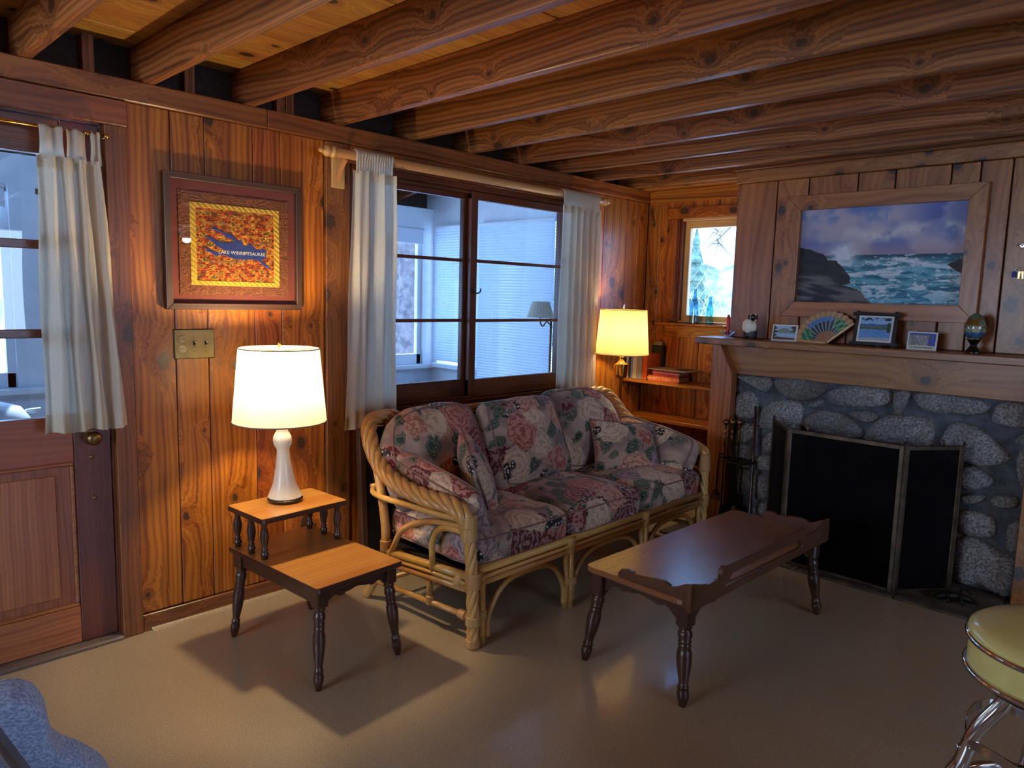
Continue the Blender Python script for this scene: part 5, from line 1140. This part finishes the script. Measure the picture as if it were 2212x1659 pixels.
for side, sx_ in ((-1, 1.0), (1, -1.0)):
    def X_(x): return x if side < 0 else 5.60 - x       # mirror about x = 2.80
    def Q(*p): return (X_(p[0]), p[1], p[2])
    # twisted arm from the front post top back and round into the back rail
    rope([Q(1.885, 2.062, .50), Q(1.872, 2.085, .555), Q(1.865, 2.16, .580), Q(1.855, 2.28, .580), Q(1.845, 2.42, .595), Q(1.845, 2.56, .632), Q(1.855, 2.66, .695), Q(1.868, 2.722, .765), Q(1.895, 2.765, .815), Q(1.96, 2.795, .835), Q(2.08, 2.81, .830)], .0215, 5, .0175, 21 * sx_, 'twisted_arm')
    rope([Q(1.905, 2.045, .005), Q(1.902, 2.045, .14), Q(1.895, 2.048, .30), Q(1.888, 2.056, .44), Q(1.885, 2.064, .51)], .014, 5, .0125, 20 * sx_, 'twisted_post', 8)
    pole([Q(1.955, 2.045, .0), Q(1.952, 2.045, .15), Q(1.948, 2.045, .30)], .015, 'front_leg', 4)
    bind(Q(1.886, 2.060, .50), (0, .06, 1), .10, .034); bind(Q(1.902, 2.046, .285), (0, 0, 1), .065, .033); bind(Q(1.905, 2.045, .115), (0, 0, 1), .04, .031); bind(Q(1.905, 2.045, .02), (0, 0, 1), .035, .029)
    bind(Q(1.952, 2.045, .13), (0, 0, 1), .03, .019)
    # second arm pole, loops, side rails, stretcher
    pole([Q(1.872, 2.075, .532), Q(1.852, 2.20, .530), Q(1.842, 2.40, .527), Q(1.842, 2.58, .520), Q(1.862, 2.685, .522), Q(1.93, 2.74, .53), Q(2.05, 2.76, .535)], .0135, 'arm_ring', 8)
    pole([Q(1.88, 2.085, .500), Q(1.868, 2.22, .490), Q(1.862, 2.36, .455), Q(1.862, 2.47, .390), Q(1.868, 2.535, .300), Q(1.87, 2.565, .250)], .0135, 'arm_loop', 8)
    pole([Q(1.88, 2.09, .478), Q(1.87, 2.16, .478), Q(1.865, 2.225, .455), Q(1.862, 2.258, .395), Q(1.866, 2.262, .33), Q(1.87, 2.265, .275)], .0135, 'arm_loop', 8)
    pole([Q(1.885, 2.06, .300), Q(1.875, 2.60, .262)], .018, 'side_rail'); pole([Q(1.885, 2.06, .250), Q(1.875, 2.60, .212)], .018, 'side_rail'); pole([Q(1.872, 2.06, .275), Q(1.862, 2.58, .240)], .008, 'side_rail')
    bind(Q(1.884, 2.10, .272), (0, 1, 0), .03, .030)
    pole([Q(1.90, 2.055, .125), Q(1.875, 2.66, .100)], .0125, 'side_stretcher'); pole([Q(1.889, 2.30, .115), Q(1.881, 2.30, .235)], .013, 'strut'); bind(Q(1.889, 2.30, .125), (0, 0, 1), .04, .018)
    bind(Q(1.898, 2.10, .123), (0, 1, 0), .04, .018)
    # rear post and splayed foot
    pole([Q(1.868, 2.745, .008), Q(1.872, 2.69, .09), Q(1.874, 2.63, .20), Q(1.872, 2.60, .33), Q(1.866, 2.62, .50), Q(1.868, 2.68, .68), Q(1.88, 2.74, .80)], .0205, 'rear_post', 8)
    bind(Q(1.873, 2.60, .29), (0, 0, 1), .05, .025)
for z, r_ in ((.318, .019), (.268, .019), (.293, .008)): pole([(1.93, 2.048 if r_ > .01 else 2.03, z), (3.67, 2.048 if r_ > .01 else 2.03, z)], r_, 'front_rail')
pole([(1.89, 2.74, .53), (3.71, 2.74, .53)], .014, 'back_rail'); pole([(2.05, 2.812, .828), (3.55, 2.812, .828)], .022, 'back_rail'); pole([(1.88, 2.61, .25), (3.72, 2.61, .25)], .018, 'back_rail')
pole([(1.9, 2.655, .10), (3.7, 2.655, .10)], .012, 'rear_stretcher')
LX3 = [1.955, 2.50, 3.10, 3.645]
for xm in (2.50, 3.10):
    for dx in (-.020, .020): pole([(xm + dx, 2.046, 0), (xm + dx, 2.046, .255)], .0155, 'front_leg')
    pole([(xm, 2.03, .0), (xm, 2.03, .33)], .0125, 'front_leg'); bind((xm, 2.042, .13), (0, 0, 1), .03, .036); bind((xm, 2.046, .295), (0, 0, 1), .075, .030)
    pole([(xm, 2.046, .26), (xm, 2.61, .24)], .015, 'cross_bar'); pole([(xm, 2.73, 0), (xm, 2.66, .12), (xm, 2.61, .25)], .016, 'rear_leg', 4)
for a, b in zip(LX3[:-1], LX3[1:]):
    h = (b - a) / 2 - .03; c_ = (a + b) / 2
    pole([(c_ - h, 2.046, .02), (c_ - h + .004, 2.046, .10), (c_ - h + .05, 2.046, .185), (c_ - h * .5, 2.046, .232), (c_, 2.046, .243), (c_ + h * .5, 2.046, .232), (c_ + h - .05, 2.046, .185), (c_ + h - .004, 2.046, .10), (c_ + h, 2.046, .02)], .0125, 'arched_brace', 6)
build(bx(1.90, 3.70, 2.07, 2.60, .284, .296), 'seat_deck', M['blackwood'], sf)

# ---- cushions
def cushion(name, label, cat, loc, size, M3=None, ex=(6, 6, 2.6), n=22, bump=.006, seed=0, corners=None, piping=True, group=None, crown=.0, sag=0.0):
    """puffy box cushion: local x width, y depth, z thickness"""
    hx, hy, hz = [s / 2 for s in size]; m = MB(); loc = Vector(loc); rr = np.random.RandomState(seed); M3 = M3 or Matrix.Identity(3)
    def shape(a, b, c):
        e = ex[0]
        if corners:
            e = corners[(0 if a < 0 else 1) + (0 if b < 0 else 2)]
        pl = (abs(a) ** e + abs(b) ** e) ** (1 / e); k_ = (pl ** ex[1] + abs(c) ** ex[2]) ** (1 / 1.0) if False else 1
        e2 = ex[2]; q = (pl ** e2 * 1.0 + abs(c) ** e2) ** (1 / e2) if pl or c else 1
        return a / q, b / q, c / q
    cache = {}
    def vert(a, b, c):
        key = (round(a, 5), round(b, 5), round(c, 5))
        if key in cache: return cache[key]
        x, y_, z = shape(a, b, c); ed = max(abs(x), abs(y_)); zz = z * hz
        if crown: zz += math.copysign(1, c) * crown * max(0, (1 - x * x)) * max(0, (1 - y_ * y_)) * abs(z)
        wn = bump * (float(fbm(np.array([x * 2.7 + seed]), np.array([y_ * 2.7 + seed * 2 + z]))[0]) - .5) * 2
        p = Vector((x * hx, y_ * hy, zz - sag * (1 - x * x) * (1 - y_ * y_))); nn = Vector((x, y_, z)).normalized(); p = p + nn * wn
        w_ = M3 @ p + loc; cache[key] = len(m.v); m.v.append((w_.x, w_.y, w_.z)); return cache[key]
    for ax in range(3):
        for sg in (-1, 1):
            nu = n if ax != 0 else max(6, n // 3); 
            A_, B_ = [(1, 2), (0, 2), (0, 1)][ax]; na = n; nb = n if ax == 2 else max(8, n // 2)
            for i in range(na):
                for j in range(nb):
                    q = []
                    for di, dj in ((0, 0), (1, 0), (1, 1), (0, 1)):
                        c = [0, 0, 0]; c[ax] = sg; c[A_] = -1 + 2 * (i + di) / na; c[B_] = -1 + 2 * (j + dj) / nb; q.append(vert(*c))
                    if len(set(q)) == 4: m.f.append(tuple(q))
    t = thing(name, label, cat, (loc.x, loc.y, min(v[2] for v in m.v)), group=group); BASE[t.name] = Vector(t.location)
    o_ = build(m, 'cover', M['floral'], t, smooth=True)
    bm = bmesh.new(); bm.from_mesh(o_.data); bmesh.ops.remove_doubles(bm, verts=bm.verts, dist=1e-5); bmesh.ops.recalc_face_normals(bm, faces=bm.faces); bm.to_mesh(o_.data); bm.free()
    if piping:
        for zc in ((-.62, .62) if piping == 2 else (0,)):
            P = []
            for i in range(72):
                a = 2 * math.pi * i / 72; ca, sa = math.cos(a), math.sin(a); mm_ = max(abs(ca), abs(sa)); x, y_, z = shape(ca / mm_, sa / mm_, zc); nn = Vector((x, y_, z)).normalized(); p = M3 @ (Vector((x * hx, y_ * hy, z * hz)) + nn * .002) + loc; P.append(p)
            build(MB().tube(P, .0042, 6, True), 'piping', M['piping'], o_, smooth=True)
    return t
seats = [((1.915, 2.503), 'floral seat cushion next to the arm by the end table'), ((2.510, 3.088), 'floral seat cushion in the middle of the sofa'), ((3.095, 3.685), 'floral seat cushion next to the arm by the fireplace')]
for i, ((a, b), lab) in enumerate(seats):
    cushion('seat_cushion', lab, 'cushion', ((a + b) / 2, 2.345, .388), (b - a + .008, .610, .172), None, (10, 6, 5.0), 28, .009, i + 1, piping=2, crown=.020)
tilt = R(24)
def backM(lean_, yaw=0): return Matrix.Rotation(yaw, 3, 'Z') @ Matrix.Rotation(R(90) - lean_, 3, 'X')
cushion('back_cushion', 'floral back cushion with one rounded shoulder by the end table', 'cushion', (2.175, 2.625, .660), (.625, .50, .18), backM(tilt, R(3)), (6, 6, 2.4), 26, .009, 11, corners=(5, 6, 2.1, 5), piping=2, crown=.01)
cushion('back_cushion', 'square floral back cushion in the middle of the sofa', 'cushion', (2.765, 2.595, .655), (.575, .48, .18), backM(tilt), (7, 6, 2.4), 26, .009, 12, piping=2, crown=.01)
cushion('back_cushion', 'floral back cushion with one rounded shoulder by the floor lamp', 'cushion', (3.315, 2.640, .665), (.64, .50, .18), backM(tilt, R(-3)), (6, 6, 2.4), 26, .009, 13, corners=(5, 5, 5, 2.1), piping=2, crown=.01)
# arm pads: long, slanted up to the back
def armM(sgn): return Matrix.Rotation(R(9), 3, 'X') @ Matrix.Rotation(sgn * R(62), 3, 'Y')
cushion('arm_cushion', 'floral arm pad resting inside the arm by the end table', 'cushion', (1.985, 2.365, .552), (.29, .60, .135), armM(1), (5, 6, 2.4), 22, .008, 21, piping=2)
cushion('arm_cushion', 'floral arm pad resting inside the arm by the fireplace', 'cushion', (3.615, 2.365, .552), (.29, .60, .135), armM(-1), (5, 6, 2.4), 22, .008, 22, piping=2)
def pillow(label, loc, w_, h_, th, M3, seed):
    m = MB(); n = 22; loc = Vector(loc); t = thing('throw_pillow', label, 'pillow', loc, group=None); 
    def P(u, v, s_):
        a, b = 2 * u - 1, 2 * v - 1; k_ = max(0, (1 - a * a)) ** .55 * max(0, (1 - b * b)) ** .55; pin = 1 - .07 * (1 - a * a) * abs(b) ** 3; pin2 = 1 - .07 * (1 - b * b) * abs(a) ** 3
        wr = .010 * (float(fbm(np.array([u * 3 + seed]), np.array([v * 3 + s_ * 4.]))[0]) - .5) * k_
        return M3 @ Vector((a * w_ / 2 * pin2, b * h_ / 2 * pin, s_ * th / 2 * k_ + wr)) + loc
    for s_ in (-1, 1):
        m2 = MB().grid(lambda u, v: P(u, v, s_), n, n)
        if s_ < 0: m2.f = [tuple(reversed(f)) for f in m2.f]
        m.add(m2.v, m2.f)
    o_ = build(m, 'cover', M['floral'], t, smooth=True)
    bm = bmesh.new(); bm.from_mesh(o_.data); bmesh.ops.remove_doubles(bm, verts=bm.verts, dist=1e-4); bm.to_mesh(o_.data); bm.free()
    ring = [P(i / 18, 0, 0) for i in range(18)] + [P(1, i / 18, 0) for i in range(18)] + [P(1 - i / 18, 1, 0) for i in range(18)] + [P(0, 1 - i / 18, 0) for i in range(18)]
    build(MB().tube(ring, .0045, 6, True), 'piping', M['piping'], o_, smooth=True)
pillow('floral throw pillow tipped against the arm pad by the end table', (2.205, 2.36, .605), .37, .37, .14, Matrix.Rotation(R(52), 3, 'Z') @ Matrix.Rotation(R(90) - R(20), 3, 'X') @ Matrix.Rotation(R(14), 3, 'Z'), 31)
pillow('floral throw pillow propped in the corner by the fireplace', (3.37, 2.37, .575), .41, .34, .13, Matrix.Rotation(R(-28), 3, 'Z') @ Matrix.Rotation(R(90) - R(34), 3, 'X') @ Matrix.Rotation(R(-6), 3, 'Z'), 32)

# =================================================================== COFFEE TABLE
ct = thing('coffee_table', 'long dark maple coffee table with raised gallery rail and turned legs', 'coffee table', (2.731, 1.440, 0), R(-1.0), local=True)
HL, HW, CZ = .584, .235, .390
pts = rrect(HL, -HW + .012, HW, .035, CZ - .022)
build(MB().prism(pts, (0, 0, .022)), 'tabletop', M['maple_dark'], ct, grain='x', bevel=.003)
def wavy_end(yf, yb):
    L = yb - yf; top = [(0, .452), (.10, .446), (.20, .428), (.27, .420), (.30, .427), (.36, .433), (.50, .431), (.66, .424), (.76, .421), (.80, .427), (.86, .430), (.95, .424), (1.0, .405)]
    return [(yf, .362), (yb, .362)] + [(yf + L * a, z) for a, z in reversed(top)]
for sx_ in (-1, 1):
    build(MB().prism([(sx_ * (HL - .006), y_, z) for y_, z in wavy_end(-HW - .006, .075)], (-sx_ * .016, 0, 0)), 'end_gallery', M['maple_mid'], ct, grain='y', bevel=.0025)
ga = [(-HL, .452), (-.55, .448), (-.50, .432), (-.46, .424), (-.42, .428), (-.385, .426), (-.37, .418)]
gb = [(.335, .418), (.36, .428), (.40, .422), (.44, .424), (.50, .440), (.55, .452), (HL, .456)]
build(MB().prism([(-HL, -HW - .006, .352), (HL, -HW - .006, .352), (HL, -HW - .006, .456)] + [(x, -HW - .006, z) for x, z in reversed(gb)][1:] + [(.30, -HW - .006, .384), (-.335, -HW - .006, .384)] + [(x, -HW - .006, z) for x, z in reversed(ga)], (0, .016, 0)), 'front_gallery', M['maple_mid'], ct, grain='x', bevel=.0025)
bar = [(-.372, .400), (-.380, .440), (-.374, .458), (-.358, .467), (-.340, .465), (.290, .465), (.325, .463), (.342, .452), (.336, .400), (.30, .392), (.275, .424), (-.300, .424), (-.33, .392)]
build(MB().prism([(x, -HW - .0075, z) for x, z in bar], (0, .019, 0)), 'rail_bar', M['maple_mid'], ct, grain='x', bevel=.003)
def apron_c(L, n=40):
    P = [(-L, .366), (L, .366)]
    for i in range(n + 1):
        s_ = 1 - 2 * i / n; a = abs(s_); z = .292 if a > .955 else (.292 + .040 * math.sin((.955 - a) / .13 * 1.5708) if a > .825 else (.332 - .010 * math.sin((.825 - a) / .25 * 3.1416) if a > .575 else (.340 if a > .55 else .345 - .004 * math.cos(a / .55 * 6.28))))
        P.append((s_ * L, z))
    return P
for yy in (-HW + .028, HW - .045): build(MB().prism([(x, yy, z) for x, z in apron_c(.515)], (0, .018, 0)), 'scalloped_apron', M['walnut'], ct, grain='x')
for sx_ in (-1, 1):
    build(MB().prism([(sx_ * .535, y_, z) for y_, z in scallop(.165, .366, .294, 24, .034)], (-sx_ * .018, 0, 0)), 'end_apron', M['walnut'], ct, grain='y')
    for sy_ in (-1, 1):
        c_ = (sx_ * .528, sy_ * .193)
        l_ = build(turned(MB(), (c_[0], c_[1], .284), (sx_ * .568, sy_ * .224, 0), 1.12, 18), 'leg', M['walnut'], ct, smooth=True)
        build(bx(c_[0] - .027, c_[0] + .027, c_[1] - .027, c_[1] + .027, .276, .366), 'leg_block', M['walnut'], l_, bevel=.006)
for sx_ in (-1, 1):
    for z in (.372, .418): build(MB().lathe([(.006, 0), (.004, .003), (.0001, .004)], (sx_ * (HL - .006), -HW + .004, z), 8, Matrix.Rotation(R(90) * sx_, 3, 'Y')), 'peg', M['walnut'], ct, smooth=True)

# =================================================================== STOOL (by the camera) AND BLUE CHAIR
SC = Vector((1.915, .168, 0)); SH_ = .702
sl = thing('bar_stool', 'chrome legged stool with round yellow vinyl seat', 'stool', SC); c_ = (SC.x, SC.y, 0)
build(MB().lathe([(.178, SH_ - .013), (.186, SH_ - .004), (.184, SH_ + .008), (.165, SH_ + .022), (.12, SH_ + .032), (.06, SH_ + .036), (.0001, SH_ + .037)], c_, 56), 'seat_pad', M['vinyl'], sl, smooth=True)
build(MB().lathe([(.182, SH_ - .083), (.182, SH_ - .010)], c_, 56), 'seat_band', M['vinyl'], sl, smooth=True, autosm=40)
for z in (SH_ - .010, SH_ - .081): build(MB().tube([(SC.x + .184 * math.cos(a), SC.y + .184 * math.sin(a), z) for a in np.linspace(0, 6.2832, 56, endpoint=False)], .0075, 8, True), 'chrome_rim', M['chrome'], sl, smooth=True)
build(MB().lathe([(.17, SH_ - .10), (.175, SH_ - .085)], c_, 32), 'seat_base', M['iron'], sl)
for k_ in range(4):
    a = R(200 + 90 * k_); d = Vector((math.cos(a), math.sin(a), 0))
    l_ = build(MB().tube(spline([SC + d * .085 + Vector((0, 0, SH_ - .095)), SC + d * .105 + Vector((0, 0, SH_ - .16)), SC + d * .150 + Vector((0, 0, SH_ - .24)), SC + d * .172 + Vector((0, 0, SH_ - .32)), SC + d * .20 + Vector((0, 0, .3)), SC + d * .23 + Vector((0, 0, .012))], 7), .0175, 12), 'leg', M['chrome'], sl, smooth=True)
    build(MB().lathe([(.018, 0), (.018, .02), (.014, .03)], SC + d * .23, 12), 'foot_cap', M['black'], l_, smooth=True, autosm=40)
    m = MB(); 
    p0 = SC + d * .165 + Vector((0, 0, SH_ - .285)); d2 = Vector((-d.y, d.x, 0)); P = []
    e0 = SC + Vector((math.cos(a + R(90)), math.sin(a + R(90)), 0)) * .165 + Vector((0, 0, SH_ - .285)); 
    for i in range(15):
        s_ = i / 14; q = p0.lerp(e0, s_); out = (q - Vector((SC.x, SC.y, q.z))).normalized(); P.append(q + out * (.055 * math.sin(s_ * math.pi)) + Vector((0, 0, .055 * math.sin(s_ * math.pi))))
    vs = []
    for p in P:
        out = (p - Vector((SC.x, SC.y, p.z))).normalized()
        for dz, dr in ((-.011, 0), (.011, 0), (.011, .003), (-.011, .003)): vs.append(p + Vector((0, 0, dz)) + out * dr)
    m.add(vs, [(4 * i + j, 4 * i + (j + 1) % 4, 4 * i + 4 + (j + 1) % 4, 4 * i + 4 + j) for i in range(14) for j in range(4)]); build(m, 'brace_band', M['chrome'], sl)
    build(ellip(MB(), p0 + d * .016, (.007, .007, .007), 10, 6), 'bolt', M['chrome'], sl, smooth=True)
build(MB().tube([(SC.x + .185 * math.cos(a), SC.y + .185 * math.sin(a), .30) for a in np.linspace(0, 6.2832, 40, endpoint=False)], .010, 8, True), 'foot_ring', M['chrome'], sl, smooth=True)

# blue chair: only the top of its back shows at the corner of the picture
bc0 = at(40, 1600, 'z', .70)
bc = thing('blue_armchair', 'wooden framed armchair with a blue brocade back near the door', 'chair', (bc0.x - .1, bc0.y - .2, 0))
poly = [(-60, 1540), (0, 1529), (35, 1523), (65, 1527), (88, 1543), (102, 1568), (108, 1600), (118, 1625), (142, 1642), (190, 1660), (240, 1700), (260, 1800), (60, 1830), (-120, 1800)]
# back cushion outline stands in an upright plane facing the camera side
dirv = Vector((bc0.x, bc0.y, 0)).normalized(); sid = Vector((dirv.y, -dirv.x, 0))
def on_back(px, py):
    d = _r * ((px - W_PX / 2) / F_PX) - _u * ((py - H_PX / 2) / F_PX) + _f; nrm = (dirv * .9 + Vector((0, 0, .45))).normalized(); return CAM + d * ((bc0 - CAM).dot(nrm) / d.dot(nrm))
PB = [on_back(*q) for q in poly]; nb_ = (PB[2] - PB[8]).cross(PB[5] - PB[8]).normalized()
if nb_.dot(dirv) < 0: nb_ = -nb_
cb = build(MB().prism(spline([*PB], 4)[:-1], nb_ * .055), 'back_cushion', M['blue_uphol'], bc, bevel=.012, seg=3, smooth=True)
PR = [on_back(*q) for q in [(-40, 1500), (0, 1552), (86, 1668), (170, 1780), (120, 1780), (52, 1668), (-40, 1530)]]
build(MB().prism([p - nb_ * .045 for p in PR], nb_ * .035), 'back_rail', M['greywood'], bc, grain='y', bevel=.006)
cx0, cy0 = bc0.x - .12, bc0.y - .25
build(bx(cx0 - .27, cx0 + .22, cy0 - .28, cy0 + .24, .36, .45), 'seat', M['blue_uphol'], bc, bevel=.03, seg=3)
for dx in (-.24, .19):
    for dy in (-.25, .21): build(MB().tube([(cx0 + dx, cy0 + dy, 0), (cx0 + dx, cy0 + dy, .37)], .02, 8), 'leg', M['greywood'], bc, smooth=True)
for dx in (-.24, .19): build(MB().tube([(cx0 + dx, cy0 - .25, .36), (cx0 + dx, cy0 - .25, .58), (cx0 + dx, cy0 + .21, .60), (cx0 + dx, cy0 + .21, .36)], .018, 8), 'arm', M['greywood'], bc, smooth=True)

# ceiling fan of the unseen half of the room, mirrored in the quilt's glass
cf = thing('ceiling_fan', 'white four blade ceiling fan with a small lit globe', 'ceiling fan', (3.37, -2.45, 2.0))
build(MB().lathe([(.0001, 1.97), (.06, 1.985), (.075, 2.02), (.06, 2.05), (.09, 2.06), (.09, 2.13), (.02, 2.14), (.02, 2.197)], (3.37, -2.45, 0), 20), 'motor', M['white'], cf, smooth=True)
build(ellip(MB(), (3.37, -2.45, 1.965), (.045, .045, .035), 16, 10), 'globe', M['globe'], cf, smooth=True)
for k_ in range(4):
    a = R(20 + 90 * k_); d = Vector((math.cos(a), math.sin(a), 0)); s_ = Vector((-d.y, d.x, 0)); o_ = Vector((3.37, -2.45, 2.09)); build(MB().prism([o_ + d * .09 - s_ * .03, o_ + d * .55 - s_ * .06, o_ + d * .55 + s_ * .06, o_ + d * .09 + s_ * .03], (0, 0, .008)), 'blade', M['white'], cf)
